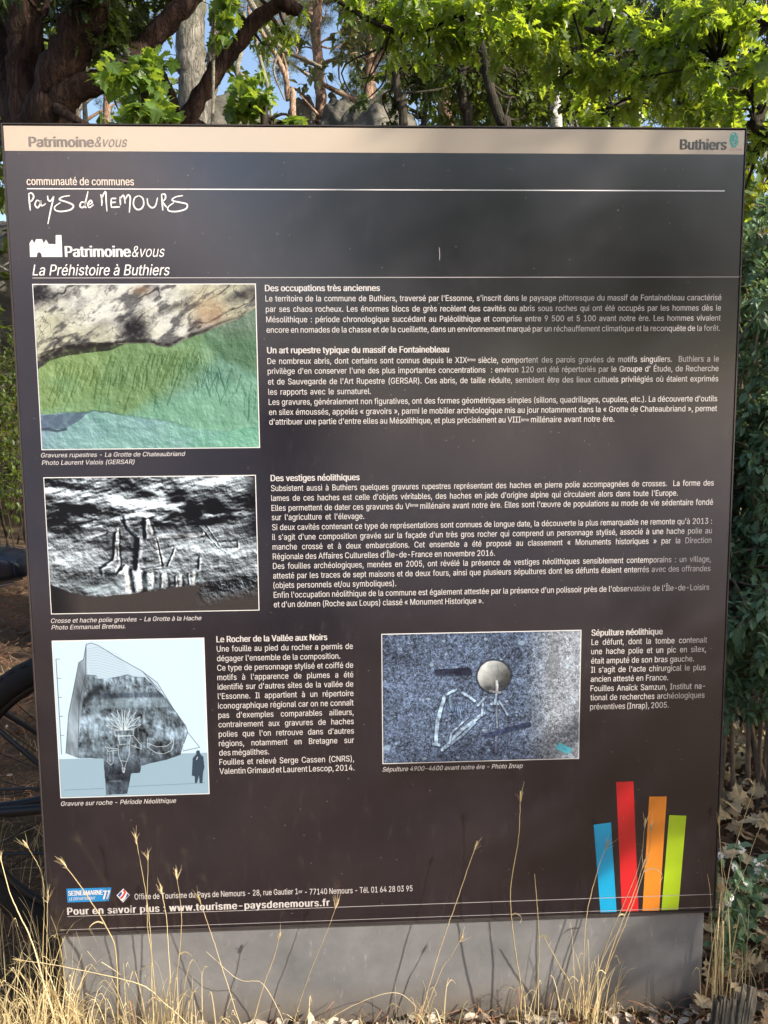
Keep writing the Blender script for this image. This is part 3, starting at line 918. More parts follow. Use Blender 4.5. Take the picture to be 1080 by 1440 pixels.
def picture3(w_=480, h=480):
    Y, X = np.mgrid[0:h, 0:w_].astype(float); U = X / w_; V = Y / h
    f = lambda a, b: ((a - 57 - (b - 70) * .045) / 930, (b - 60 + (a - 57) * .0) / 955)
    q = lambda pts: [f(a, b) for a, b in pts]
    qp = lambda pts: [(u * w_, v * h) for u, v in q(pts)]
    wr = (nz(h, w_, 60, 31, 3) - .5)
    img = np.ones((h, w_, 3)) * [.82, .91, .98]
    gb = inpoly(U, V, q([(0, 775), (360, 775), (595, 830), (835, 760), (1100, 758), (1100, 1100), (0, 1100)]))
    img = mixa(img, [.62, .73, .80], gb * 1.0)
    n1 = .55 * nz(h, w_, 34, 32, 6, 2.8, .05) + .45 * nz(h, w_, 26, 36, 6, .35, .05); n2 = nz(h, w_, 8, 33, 3)
    rdg = relief(nz(h, w_, 40, 37, 6, 1.4, .9) * 60, .07)
    ghost = inpoly(U, V, q([(130, 740), (150, 500), (215, 190), (245, 170), (262, 80), (295, 72), (340, 90), (450, 160), (600, 245), (700, 320), (800, 480), (880, 590), (893, 630), (865, 700), (870, 740), (780, 770), (195, 770)]))
    img = mixa(img, [.72, .80, .86], ghost * .5)
    for k in range(16):
        v0 = 110 + k * 14
        pts = [(265 + 2 * k, v0), (330, v0 - 12 + k * 2), (400 + 6 * k, v0 + 12 + k * 3), (470 + 9 * k, v0 + 40 + k * 2)]
        img = line(img, X, Y, qp(pts), .9, [.45, .52, .58], .5)
    rock = inpoly(U + wr * .01, V + wr * .012, q([(200, 770), (215, 600), (235, 430), (255, 262), (325, 268), (335, 290), (440, 280), (515, 266), (560, 280), (625, 285), (690, 350), (760, 420), (830, 520), (885, 600), (890, 640), (868, 700), (850, 770), (760, 800), (600, 830), (595, 875), (540, 878), (515, 1005), (380, 1008), (365, 780)]))
    tex = np.clip(.54 + (n1 - .5) * 1.5 + (n2 - .5) * .30 + rdg, .1, .88)
    rk = tex[..., None] * np.array([.86, .98, 1.08])
    rk = mixa(rk, [.16, .19, .24], np.clip((V - .66) * 4, 0, .7) * np.clip(1 - np.abs(U - .5) * 1.2, 0, 1))
    rk = mixa(rk, [.20, .24, .30], np.clip(1 - np.abs(V - .35) * 40, 0, .6) * (U > .28) * (U < .72) * np.clip(n2 * 2, 0, 1))
    rk = mixa(rk, [.10, .12, .15], np.clip(1 - segd(U, V, (.2, .37), (.30, .29))[0] * 28, 0, .8))
    rk = mixa(rk, [.68, .78, .84], np.clip(1 - np.abs(V - .40) * 25, 0, .4) * (U > .3) + 0.35 * np.exp(-(((U - .26) / .06) ** 2 + ((V - .55) / .2) ** 2)))
    img = np.where(rock[..., None], rk, img)
    left = inpoly(U, V, q([(130, 740), (150, 500), (215, 190), (245, 170), (262, 80), (270, 300), (235, 450), (215, 600), (200, 768)]))
    img = mixa(img, (.5 + (nz(h, w_, 30, 35, 4, 3, 1.4) - .5) * .9)[..., None] * np.array([.9, 1, 1.08]), left * .75)
    dkk = [.22, .26, .32]
    for pts in ([(130, 740), (150, 500), (215, 190), (245, 170), (262, 80), (295, 72), (340, 90), (450, 160), (600, 245), (700, 320), (800, 480), (880, 590), (893, 630), (868, 700)], [(262, 80), (255, 262), (215, 440), (205, 770)], [(893, 630), (968, 725), (865, 745)], [(610, 250), (690, 350), (830, 520)], [(640, 285), (720, 370)]):
        img = line(img, X, Y, qp(pts), 1.8, dkk, .75)
    for c_ in (([(120, 968), (365, 965)]), ([(520, 958), (1000, 948)])):
        img = line(img, X, Y, qp(c_), 1.4, [.40, .50, .56], .8)
    img = line(img, X, Y, qp([(76, 165), (104, 745)]), 2.0, [.35, .32, .34], .9)
    for k in range(5):
        img = line(img, X, Y, qp([(76 + k * 5.6, 165 + k * 116), (100 + k * 5, 165 + k * 116)]), 1.3, [.35, .32, .34], .9)
    Wt = [.86, .92, .95]
    wl = []
    for s in (-1, 1):
        for k, (tx, ty) in enumerate(((10, 480), (40, 480), (75, 500), (105, 525), (110, 575))):
            wl.append([(490 + s * 6, 605), (490 + s * tx * .45, (605 + ty) / 2 - 10), (490 + s * tx, ty), (490 + s * (tx * .6), (605 + ty) / 2 + 8), (490 + s * 10, 605)])
    wl += [[(435, 608), (555, 605), (550, 640), (440, 640), (435, 608)], [(455, 645), (535, 643), (525, 692), (468, 695), (455, 645)], [(455, 695), (460, 760), (485, 830), (490, 870)], [(530, 690), (525, 760), (500, 830), (490, 870)],
           [(375, 705), (395, 735), (450, 730), (450, 720), (400, 715), (375, 705)], [(405, 740), (405, 800)], [(425, 740), (425, 800)], [(385, 795), (410, 820), (425, 805)], [(640, 690), (700, 715), (760, 712), (790, 690), (785, 665)],
           [(640, 715), (690, 750), (740, 760), (790, 740), (805, 700), (800, 660)], [(640, 660), (640, 715)], [(550, 640), (600, 700), (600, 730)], [(540, 700), (600, 725)], [(470, 795), (510, 800)], [(480, 840), (500, 842), (495, 870), (485, 865), (480, 840)]]
    for s in wl: img = line(img, X, Y, qp(s), 1.5, Wt, .95)
    man = inpoly(U, V, q([(948, 765), (945, 752), (956, 742), (968, 745), (972, 765), (992, 785), (1000, 850), (992, 880), (988, 948), (970, 948), (965, 900), (955, 945), (940, 948), (938, 905), (920, 900), (925, 790)]))
    img = mixa(img, [.24, .31, .38], man * 1.0)
    img = line(img, X, Y, qp([(955, 785), (950, 800)]), 2.5, Wt)
    for k in range(9):
        img = line(img, X, Y, qp([(402 + k * 9, 918), (402 + k * 9, 926)]), 1.2, Wt, .7)
    return np.clip(img + (RS.rand(h, w_, 1) - .5) * .02, 0, 1)

def picture4(w_=600, h=400):
    Y, X = np.mgrid[0:h, 0:w_].astype(float); U = X / w_; V = Y / h
    n1 = nz(h, w_, 80, 41, 6); n2 = nz(h, w_, 8, 42, 3); n3 = nz(h, w_, 26, 43, 4)
    base = .37 + (n1 - .5) * .16 + (n2 - .5) * .30 + (nz(h, w_, 3.2, 44, 2) - .5) * .42 + np.clip((U - .72) * .8, 0, .16) + (n3 - .5) * .08
    img = base[..., None] * np.array([.90, 1.04, 1.27])
    img = mixa(img, base[..., None] * np.array([1.15, 1.15, 1.12]) + .05, np.clip((U - .7) * 4, 0, .6))
    rs = np.random.RandomState(4)
    q1 = lambda a, b: ((a - 57) / 945 * w_, (b - 68) / 612 * h)
    for k in range(420):
        x, y_ = rs.uniform(0, w_), rs.uniform(0, h); r_ = rs.exponential(1.1) + .6
        r_ = min(r_, 6)
        x0, x1, y0, y1 = int(max(0, x - 9)), int(min(w_, x + 9)), int(max(0, y_ - 9)), int(min(h, y_ + 9))
        s = (slice(y0, y1), slice(x0, x1))
        d = np.hypot((X[s] - x) / rs.uniform(.8, 1.6), Y[s] - y_)
        img[s] = mixa(img[s], [.66, .74, .80], np.clip(r_ - d, 0, 1) * rs.uniform(.15, .7))
    for (a, b, r_) in ((348, 102, 9), (290, 212, 10), (546, 97, 7), (275, 375, 8), (622, 195, 9), (945, 235, 12), (720, 120, 12), (780, 185, 11), (415, 660, 9), (487, 660, 9), (255, 660, 10), (250, 437, 6), (340, 312, 6), (75, 605, 18), (805, 460, 8), (700, 290, 8), (565, 628, 7)):
        x, y_ = q1(a, b)
        d = np.hypot((X - x) / 1.3, Y - y_) + (n3 - .5) * 9
        img = mixa(img, [.66, .76, .82], np.clip((r_ * .55 - d) / 3, 0, .6))
    def bone(pts, wd, c=(.60, .68, .76)):
        nonlocal img
        P = [q1(*p_) for p_ in pts]
        img = line(img, X + 0, Y - 2.5, P, wd * .64 + 3, [.10, .12, .18], .45)
        img = mixa(img, np.clip((.62 + .8 * n2 * n1 * 2)[..., None] * np.array(c), 0, 1), line(np.zeros((h, w_, 3)), X + (n3 - .5) * 4, Y, P, wd * .55, [1, 1, 1], .9)[..., 0])
    bone([(318, 248), (460, 246)], 30, (.16, .18, .25)); bone([(420, 246), (462, 247)], 38, (.16, .18, .25))
    bone([(350, 365), (318, 480), (308, 590)], 21); bone([(295, 592), (325, 598)], 16); bone([(385, 340), (375, 380), (385, 430)], 16, (.42, .5, .58)); bone([(360, 355), (405, 335)], 14)
    bone([(340, 622), (430, 530), (540, 450)], 18); bone([(355, 612), (430, 560), (495, 495)], 15, (.5, .58, .66)); bone([(375, 590), (385, 540), (460, 470)], 11)
    bone([(435, 350), (470, 370), (495, 390)], 14); bone([(510, 412), (550, 372)], 14); bone([(535, 400), (530, 460)], 13); bone([(578, 405), (612, 405)], 17)
    bone([(600, 415), (605, 520)], 11, (.46, .5, .55)); bone([(600, 560), (598, 640)], 17, (.36, .38, .46)); bone([(615, 395), (655, 460)], 11); bone([(560, 430), (585, 440)], 12, (.45, .52, .6))
    for k in range(14):
        a0 = rs.uniform(365, 470); b0 = rs.uniform(380, 500)
        bone([(a0, b0), (a0 + rs.uniform(-15, 15), b0 + rs.uniform(10, 45))], 7, (.38, .46, .56))
    bone([(555, 556), (640, 535), (755, 508)], 24, (.20, .24, .34)); bone([(740, 512), (762, 506)], 12, (.2, .24, .34))
    x, y_ = q1(588, 275)
    d = np.hypot((X - x + (n3 - .5) * 5) / (82 * .635), (Y - y_ + (n1 - .5) * 10) / (78 * .653))
    img = mixa(img, [.08, .10, .14], np.clip((1.10 - d) * 8, 0, .6))
    sh = (n3 - .5) * .25 + (n2 - .5) * .12 + np.clip(.62 - .34 * np.clip((X - x) / 60 + (Y - y_) / 70, -1, 1), .3, .95)
    img = mixa(img, sh[..., None] * np.array([.82, .84, .84]), np.clip((1 - d) * 14, 0, 1))
    img = mixa(img, [.20, .21, .25], np.exp(-(((X - q1(618, 318)[0]) / 13) ** 2 + ((Y - q1(618, 318)[1]) / 9) ** 2)) * .8)
    img = mixa(img, [.22, .23, .27], np.exp(-(((X - q1(585, 345)[0]) / 18) ** 2 + ((Y - q1(585, 345)[1]) / 5) ** 2)) * .8)
    img = line(img, X, Y, [q1(602, 215), q1(610, 250), q1(600, 290), q1(612, 320)], 1.6, [.36, .38, .42], .7)
    img = line(img, X, Y, [q1(530, 300), q1(570, 310), q1(612, 320), q1(650, 305)], 1.4, [.4, .42, .46], .5)
    img = mixa(img, [.14, .15, .19], np.exp(-(((X - q1(560, 330)[0]) / 16) ** 2 + ((Y - q1(560, 330)[1]) / 8) ** 2)) * .6)
    bone([(602, 300), (604, 360)], 15, (.66, .68, .68)); bone([(570, 345), (620, 352)], 15, (.45, .46, .48)); bone([(600, 362), (592, 405)], 14)
    rk = inpoly(U + (n3 - .5) * .02, V, [((a - 57) / 945, (b - 68) / 612) for a, b in [(865, 100), (890, 110), (905, 200), (905, 280), (870, 300), (830, 285), (850, 200)]])
    img = mixa(img, [.42, .44, .46], rk * .45)
    tg = inpoly(U, V, [((a - 57) / 945, (b - 68) / 612) for a, b in [(905, 600), (972, 632), (955, 660), (890, 632)]])
    img = mixa(img, [.42, .80, .86], tg * .95)
    img = line(img, X, Y, [q1(925, 630), q1(945, 640)], 2, [.3, .6, .8])
    return np.clip(img + (RS.rand(h, w_, 1) - .5) * .05, 0, 1)

def picture(px4, arr, name, label, border, gain=.82):
    q = [pp(*c) for c in px4]
    x0 = (q[0][0] + q[3][0]) / 2; x1 = (q[1][0] + q[2][0]) / 2
    z1 = (q[0][1] + q[1][1]) / 2; z0 = (q[2][1] + q[3][1]) / 2
    h, w_ = arr.shape[:2]
    im = bpy.data.images.new(name, w_, h)
    im.colorspace_settings.name = 'sRGB'
    buf = np.ones((h, w_, 4), np.float32)
    buf[..., :3] = np.clip(arr[::-1] ** 1.1 * gain, 0, .93)
    im.pixels.foreach_set(buf.ravel())
    im.update(); im.pack()
    mt, t, p, o = mat(name + '_print')
    tx = N(t, "ShaderNodeTexImage"); tx.image = im
    t.links.new(tx.outputs[0], p.inputs["Base Color"])
    p.inputs["Roughness"].default_value = .2
    p.inputs["IOR"].default_value = 1.62
    t.links.new(bump(t, noise(t, coords(t), 1.6, 2), .25, .004), p.inputs["Normal"])
    mb = MB(); rect(mb, x0, z0, x1, z1, FY - .0003)
    fr = mb.build(name, M['white_print'] if border else mt, sign)
    fr["label"] = label
    bw = .0018 if border else 0
    mb = MB(); rect(mb, x0 + bw, z0 + bw, x1 - bw, z1 - bw, FY - .0005)
    o = mb.build('photo_print', mt, fr)
    uv = o.data.uv_layers.new(name='UVMap')
    for i, c in enumerate(((0, 0), (1, 0), (1, 1), (0, 1))):
        uv.data[i].uv = c
picture([(45.2, 399), (359.6, 399), (366, 630.5), (58.5, 632.4)], picture1(), 'picture', 'colour picture of engraved green and white cave rock', True)
picture([(60.8, 671), (360.5, 668), (364.3, 858.4), (72, 864)], picture2(), 'picture', 'blue-grey picture of carved rock lines lit from the side', True, 1.15)
picture([(73.2, 901.3), (288, 896.2), (294, 1116.5), (84.5, 1122.5)], picture3(), 'picture', 'pale blue drawing of a standing boulder with a man beside it', True, .90)
picture([(536.3, 890.7), (817.2, 886.3), (814.5, 1067), (537.8, 1074.4)], picture4(), 'picture', 'blue-grey picture of a skeleton burial in gravel', True, 1.0)

# ---- plinth
def plinth():
    xl = at(86.5, 1330, .004)[0]; xr = at(988.5, 1330, .004)[0]
    mt, t, p, o = mat('grey_painted_plinth')
    v = coords(t)
    f = noise(t, v, 5, 6, .65); f2 = noise(t, coords(t, (1, 1, .3)), 70, 4, .7)
    c = ramp(t, f, [(.3, (.13, .132, .138)), (.7, (.245, .245, .245))])
    vo = N(t, "ShaderNodeTexVoronoi"); vo.inputs["Scale"].default_value = 52
    t.links.new(v, vo.inputs["Vector"])
    c = mixc(t, ramp(t, vo.outputs["Distance"], [(.05, .8), (.075, 0.0)]), c, (.05, .045, .045))
    c = mixc(t, ramp(t, f2, [(.62, 0.0), (.75, .5)]), c, (.42, .41, .39))
    geo = N(t, "ShaderNodeNewGeometry"); sp_ = N(t, "ShaderNodeSeparateXYZ")
    t.links.new(geo.outputs["Position"], sp_.inputs[0])
    dirt = N(t, "ShaderNodeMath", operation='MULTIPLY')
    t.links.new(ramp(t, sp_.outputs[2], [(.0, 1.6), (.09, 0.0)]), dirt.inputs[0]); t.links.new(f, dirt.inputs[1])
    c = mixc(t, dirt.outputs[0], c, (.16, .13, .10))
    t.links.new(c, p.inputs["Base Color"])
    p.inputs["Roughness"].default_value = .28; p.inputs["IOR"].default_value = 1.6
    t.links.new(bump(t, f2, .12, .002), p.inputs["Normal"])
    mb = MB(); box(mb, ((xl + xr) / 2, .004 + .03, (PB - .005 - .12) / 2), (xr - xl, .06, PB - .005 + .12))
    o = mb.build('plinth', mt, sign)
    o["label"] = 'grey pitted plinth under the panel'
    bv = o.modifiers.new('bevel', 'BEVEL'); bv.width = .002; bv.segments = 2
plinth()
# ------------------------------------------------------------------ leaves
def leaf_tmpl(prof, bend=.18, fold=.25, stalk=.12):
    """prof: (t, halfwidth) pairs; spine along +X, face normal +Z"""
    V = []; F = []
    k = len(prof)
    for t_, w_ in prof:
        z = -bend * t_ * t_
        V += [(t_, 0, z), (t_ + .0, w_, z + fold * w_), (t_ + .0, -w_, z + fold * w_)]
    for i in range(k - 1):
        a, b = 3 * i, 3 * i + 3
        F += [(a, b, b + 1, a + 1), (a, a + 2, b + 2, b)]
    return np.array(V), np.array(F)
OAK = leaf_tmpl([(-.16, .010), (.0, .015), (.08, .04), (.18, .17), (.25, .06), (.37, .27), (.45, .08), (.58, .33), (.67, .11), (.78, .26), (.86, .10), (.94, .13), (1.0, .03)], .3, .3)
OAK2 = leaf_tmpl([(-.12, .010), (.08, .03), (.20, .19), (.30, .06), (.44, .30), (.55, .09), (.72, .30), (.83, .10), (1.0, .07)], .3, .3)
OVAL = leaf_tmpl([(-.05, .01), (.15, .16), (.45, .27), (.75, .18), (1.0, .01)])
QUAD = leaf_tmpl([(0, .05), (.45, .34), (1.0, .05)])

def maple():
    pts = [(0, .0), (-.10, .13), (.02, .34), (.13, .22), (.20, .52), (.33, .40), (.44, .56), (.50, .30), (.62, .24), (.70, .30), (.80, .14), (1.0, 0)]
    V = [(.18, 0, 0)]; F = []
    right = [(x, -y, -.2 * x * x + .12 * y) for x, y in pts]
    left = [(x, y, -.2 * x * x + .12 * y) for x, y in pts[1:-1]][::-1]
    V += right + left
    n = len(V) - 1
    for i in range(n):
        F.append((0, 1 + i, 1 + (i + 1) % n))
    return np.array(V, float), np.array(F)
MAPLE = maple()

def frames(d, nrm):
    d = d / np.linalg.norm(d, axis=1, keepdims=True)
    s = np.cross(nrm, d); s /= np.linalg.norm(s, axis=1, keepdims=True) + 1e-9
    n = np.cross(d, s)
    return np.stack([d, s, n], 2)        # columns

def scatter(mb, tm, P, Rm, S, rnd):
    V, F = tm
    k = len(V)
    W = np.einsum('nij,kj->nki', Rm, V) * np.asarray(S)[:, None, None] + P[:, None, :]
    FF = (F[None] + (np.arange(len(P)) * k)[:, None, None]).reshape(-1, F.shape[1])
    mb.add(W.reshape(-1, 3), FF, np.repeat(rnd, k))

def rdir(n, up=0.0):
    v = RS.normal(size=(n, 3)); v[:, 2] += up
    return v / np.linalg.norm(v, axis=1, keepdims=True)

def sph(n, c, r, shell=.35):
    v = rdir(n)
    return np.array(c) + v * np.array(r) * (RS.rand(n, 1) ** shell)

def leaf_sets(tips, dirs, nleaf, size, spread, droop=.35, face=.9):
    """leaves round each twig tip -> P, R, S, rnd"""
    k = len(tips)
    n = k * nleaf
    T = np.repeat(tips, nleaf, 0); D = np.repeat(dirs, nleaf, 0)
    back = RS.rand(n, 1) * spread
    d = D * .7 + rdir(n) * .8
    d[:, 2] -= droop
    nrm = rdir(n) * (1 - face) * 1.6 + np.array([0, 0, 1.0]) * face + rdir(n) * .35
    P = T - D * back + rdir(n) * spread * .18
    return P, frames(d, nrm), size * (.65 + .6 * RS.rand(n)), RS.rand(n)

class Tree:
    def __init__(s, name, label, cat, loc, bark, leaf, group=None):
        s.root = thing(name, label, cat, loc, group)
        s.bark, s.leaf = bark, leaf
        s.tr = MB(); s.br = MB(); s.samples = []
        s.sets = []
    def limb(s, pts, rad, sides=12, n=None, trunk=False, lump=.07):
        P = np.array(pts, float)
        n = n or max(8, len(P) * 6)
        Q = spline(np.hstack([P, np.interp(np.linspace(0, 1, len(P)), np.linspace(0, 1, len(rad)), rad)[:, None]]), n)
        Q[1:-1, :3] += (RS.rand(n - 2, 3) - .5) * Q[1:-1, 3:4] * .25
        tube(s.tr if trunk else s.br, Q[:, :3], np.maximum(Q[:, 3], .0015), sides, lump=lump)
        s.samples.append(Q[:, :3])
        return s
    def crown(s, c, r, nsub, ntw, nleaf, size, spread=.14, br=.012, tw=.0035, wood=True, shell=.5, clump=.35, droop=.35, sides=4, tosub=True):
        smp = np.concatenate(s.samples) if s.samples else np.array([c])
        subs = sph(nsub, c, r, shell)
        tips = []; dirs = []
        for q in subs:
            i = np.argmin(((smp - q) ** 2).sum(1)); a = smp[i]
            mid = (a + q) / 2 + RS.normal(size=3) * .08 * np.linalg.norm(q - a); mid[2] += .06 * np.linalg.norm(q - a)
            if wood:
                tube(s.br, spline([a, mid, q], 8), np.linspace(br, tw * 1.3, 8), sides + 1, cap=False)
            tp = q + rdir(ntw) * np.array(r) * clump * (RS.rand(ntw, 1) ** .5)
            for k in range(ntw):
                d = tp[k] - q
                if wood:
                    m2 = (q + tp[k]) / 2 + RS.normal(size=3) * .12 * np.linalg.norm(d)
                    tube(s.br, spline([q, m2, tp[k]], 5), np.linspace(tw, tw * .4, 5), sides - 1, cap=False)
                dirs.append(d / (np.linalg.norm(d) + 1e-6)); tips.append(tp[k])
        s.sets.append(leaf_sets(np.array(tips), np.array(dirs), nleaf, size, spread, droop))
        return s
    def done(s, tmpl, single=0, tmpl_single=None, name_leaf='leaf'):
        if s.tr.n: s.tr.build('trunk', s.bark, s.root, True)
        if s.br.n: s.br.build('branches', s.bark, s.root, True)
        if not s.sets:
            return s
        P = np.concatenate([x[0] for x in s.sets]); Rm = np.concatenate([x[1] for x in s.sets])
        S = np.concatenate([x[2] for x in s.sets]); rn = np.concatenate([x[3] for x in s.sets])
        if single:
            v = P - CAM
            de = v @ FW
            ux = 540 + FPX * (v @ R2) / de; uy = 720 - FPX * (v @ U2) / de
            vis = (de > .3) & (ux > -10) & (ux < 1090) & (uy > -10) & (uy < 176 + (ux > 1040) * 1200 + (ux < 20) * 1200)
            score = np.where(vis, S / np.maximum(de, .1), 0)
            top = np.argsort(-score)[:single]
            top = top[score[top] > 0]
            tm = tmpl_single or tmpl
            loc = parent_loc(s.root)
            base = []
            for k in range(4):
                b = MB(); V, F = tm
                V = V.copy(); V[:, 2] += (RS.rand() - .5) * .3 * V[:, 0] ** 2 + RS.normal(size=len(V)) * .015
                V[:, 1] *= .9 + .25 * RS.rand()
                b.add(V, F, rnd=RS.rand()); base.append(b.mesh(name_leaf, s.leaf))
            for i in top:
                o = bpy.data.objects.new(name_leaf, base[RS.randint(4)])
                mm = Matrix.Identity(4)
                for a in range(3):
                    for c in range(3): mm[a][c] = Rm[i][a, c] * S[i]
                    mm[a][3] = P[i][a] - loc[a]
                o.matrix_local = mm
                link(o, s.root)
                o.matrix_local = mm
            keep = np.ones(len(P), bool); keep[top] = False
            P, Rm, S, rn = P[keep], Rm[keep], S[keep], rn[keep]
        mb = MB(); scatter(mb, tmpl, P, Rm, S, rn)
        o = mb.build('crown', s.leaf, s.root, False, 'stuff')
        return s

def A(px, py, Y, dz=0):
    p = at(px, py, Y)
    return (p[0], p[1], p[2] + dz)

def ground_pt(px, Y):
    x = at(px, 600, Y)[0]
    return (x, Y, float(hgt(x, Y)))

# ---- big dark many-stemmed tree, upper left
g = ground_pt(105, 2.9)
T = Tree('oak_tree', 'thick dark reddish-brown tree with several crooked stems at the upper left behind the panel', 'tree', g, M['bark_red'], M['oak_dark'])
Y = 2.9
T.limb([(g[0], Y, g[2] - .15), A(92, 420, Y), A(72, 270, Y), A(50, 175, Y)], [.22, .17, .17, .17], 16, 26, True)
T.limb([A(50, 230, Y), A(34, 130, Y), A(35, 60, Y), A(28, -30, Y), A(10, -190, Y + .3)], [.13, .088, .082, .078, .05], 14, 26, True, .1)
T.limb([A(70, 240, Y - .05), A(72, 150, Y - .1), A(88, 95, Y - .15), A(108, 45, Y - .2), A(132, -8, Y - .2), A(170, -140, Y)], [.15, .118, .10, .095, .09, .05], 14, 28, True, .1)
T.limb([A(66, 185, Y - .1), A(90, 140, Y - .15), A(125, 118, Y - .15), A(165, 106, Y - .1), (A(195, 78, Y)), A(222, 45, Y), A(255, 12, Y), A(300, -40, Y + .1), A(380, -120, Y + .4)], [.10, .075, .062, .058, .055, .055, .052, .045, .025], 12, 40)
T.limb([A(50, 215, Y), A(12, 120, Y + .1), A(-20, 20, Y + .2), A(-80, -80, Y + .4)], [.12, .08, .07, .05], 12, 20)
T.limb([A(80, 152, Y - .2), A(110, 170, Y - .3), A(150, 190, Y - .3)], [.03, .02, .012], 7, 12)
T.limb([A(62, 92, Y - .1), A(55, 50, Y - .2), A(70, -10, Y - .2)], [.022, .02, .014], 7, 12)
T.crown(A(165, 45, 3.6), (.42, .35, .34), 15, 7, 6, .075, .10, droop=.2)
T.crown(A(95, -10, 2.7), (.5, .4, .3), 14, 7, 6, .075, .10)
T.crown(A(20, -120, 3.0), (1.0, .9, .5), 22, 8, 6, .08, .13)
T.crown(A(230, -130, 3.0), (1.1, .9, .4), 24, 8, 6, .08, .13)
T.crown(A(10, 40, 3.8), (.4, .4, .4), 7, 6, 5, .07, .12)
T.done(OAK2, 130, OAK)

# ---- second dark leaning stem
g = ground_pt(225, 3.3)
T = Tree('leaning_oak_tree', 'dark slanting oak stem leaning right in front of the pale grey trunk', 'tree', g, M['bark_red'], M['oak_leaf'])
Y = 3.3
T.limb([(g[0], Y, g[2] - .1), A(236, 420, Y), A(240, 215, Y), A(262, 168, Y), A(287, 128, Y), A(310, 92, Y), A(334, 62, Y), A(362, 28, Y), A(405, -5, Y), A(480, -70, Y)], [.10, .07, .058, .052, .050, .050, .046, .042, .035, .02], 12, 44, True, .1)
T.limb([A(388, 2, Y - .1), A(406, 8, Y - .1), A(423, 16, Y - .1)], [.03, .042, .03], 9, 10)
T.limb([A(248, 205, Y), A(246, 150, Y), A(232, 110, Y), A(222, 85, Y)], [.028, .024, .02, .012], 8, 14)
T.crown(A(395, 40, 3.4), (.22, .3, .14), 6, 5, 6, .055, .08)
T.crown(A(370, -45, 3.3), (.5, .4, .18), 9, 6, 5, .07, .10)
T.done(OAK2, 60, OAK)

# ---- pale grey trunk
Y = 7.2
g = ground_pt(262, Y)
T = Tree('grey_trunk_tree', 'pale grey furrowed trunk lit by the sun behind the slanting dark stem', 'tree', g, M['bark_grey'], M['far_leaf'])
T.limb([(g[0], Y, g[2] - .2), A(266, 330, Y), A(272, 150, Y), A(268, 60, Y), A(272, -40, Y), A(275, -260, Y)], [.22, .17, .155, .145, .12, .08], 18, 40, True, .06)
T.limb([A(280, 175, Y - .1), A(297, 120, Y), A(300, 60, Y), A(318, -20, Y)], [.09, .065, .055, .04], 10, 20, True)
T.crown(A(260, -190, 7.4), (1.6, 1.4, .9), 26, 7, 6, .10, .2, sides=3)
T.done(OAK2)

# ---- orange pines against the sky
def pine(label, Y, pts, rad, branches, crowns, name='pine_tree', nn=60):
    g = ground_pt(pts[0][0], Y)
    T = Tree(name, label, 'pine tree', g, M['bark_pine'], M['needle'], 'pine trees on the slope')
    T.limb([(g[0], Y, g[2] - .2)] + [A(px, py, Y) for px, py in pts], [rad[0]] + list(rad), 12, 44, True, .05)
    for b, r0 in branches:
        T.limb([A(px, py, Y + dy) for px, py, dy in b], [r0, r0 * .7, r0 * .4], 7, 16)
    smp = np.concatenate(T.samples)
    P_, D_ = [], []
    for (px, py, dy, rx, rz, cnt) in crowns:
        c = np.array(A(px, py, Y + dy))
        subs = sph(cnt, c, (rx, rx, rz), .5)
        for q in subs:
            i = np.argmin(((smp - q) ** 2).sum(1))
            tube(T.br, spline([smp[i], (smp[i] + q) / 2 + RS.normal(size=3) * .12, q], 6), np.linspace(.025, .006, 6), 4, cap=False)
            tp = q + RS.normal(size=(7, 3)) * .16
            for t_ in tp:
                tube(T.br, np.array([q, t_]), [.006, .003], 3, cap=False)
                P_.append(np.repeat(t_[None], nn, 0)); D_.append(rdir(nn, .4))
    if P_:
        P_ = np.concatenate(P_); D_ = np.concatenate(D_)
        P_ = P_ + RS.normal(size=P_.shape) * .035
        T.sets.append((P_, frames(D_, rdir(len(P_))), .10 + .05 * RS.rand(len(P_)), RS.rand(len(P_))))
    NEED = (np.array([(0, .02, 0), (0, -.02, 0), (1, -.008, 0), (1, .008, 0)], float), np.array([(0, 1, 2, 3)]))
    T.done(NEED)
    return T
pine('tall orange-barked pine standing in the blue sky gap above the panel', 15.0, [(452, 178), (449, 120), (447, 80), (444, 40), (450, -20), (455, -90)], [.11, .10, .095, .09, .08, .05],
     [([(451, 100, 0), (462, 86, -.2), (492, 82, -.4)], .05), ([(449, 92, 0), (425, 85, -.2), (404, 62, -.5)], .035), ([(440, 148, 0), (420, 128, -.3), (405, 122, -.5)], .035), ([(444, 40, 0), (436, 15, .3), (440, -10, .5)], .08),
      ([(452, 60, 0), (470, 48, .2), (490, 40, .3)], .02), ([(449, 72, 0), (430, 66, .2), (416, 72, .3)], .02), ([(452, 66, 0), (470, 68, .2), (486, 60, .3)], .02)],
     [(440, 12, .4, .5, .5, 7), (480, 5, .5, .6, .5, 7), (405, 30, 1.5, .35, .8, 6), (500, 110, 1.2, .35, .5, 6), (420, -60, 0, 1.0, .6, 12), (495, 55, 1.0, .25, .4, 4)])
pine('leaning pine stem with dark bark left of the orange pine', 12.0, [(412, 170), (405, 140), (402, 110), (394, 90), (378, 60), (350, 20)], [.05, .045, .04, .04, .035, .03],
     [([(404, 130, 0), (403, 100, .2), (396, 70, .2)], .035)], [(380, 30, .4, .5, .6, 8), (385, 80, 1.5, .35, .5, 5)])
pine('slim pine with hazy crown over the dark left tree', 16.0, [(150, 178), (152, 80), (150, -20)], [.07, .06, .05], [], [(150, 30, 0, .9, .9, 20), (95, 20, 0, .6, .7, 9), (170, 120, 1, .5, .5, 6), (210, 20, 1, .6, .7, 9)])
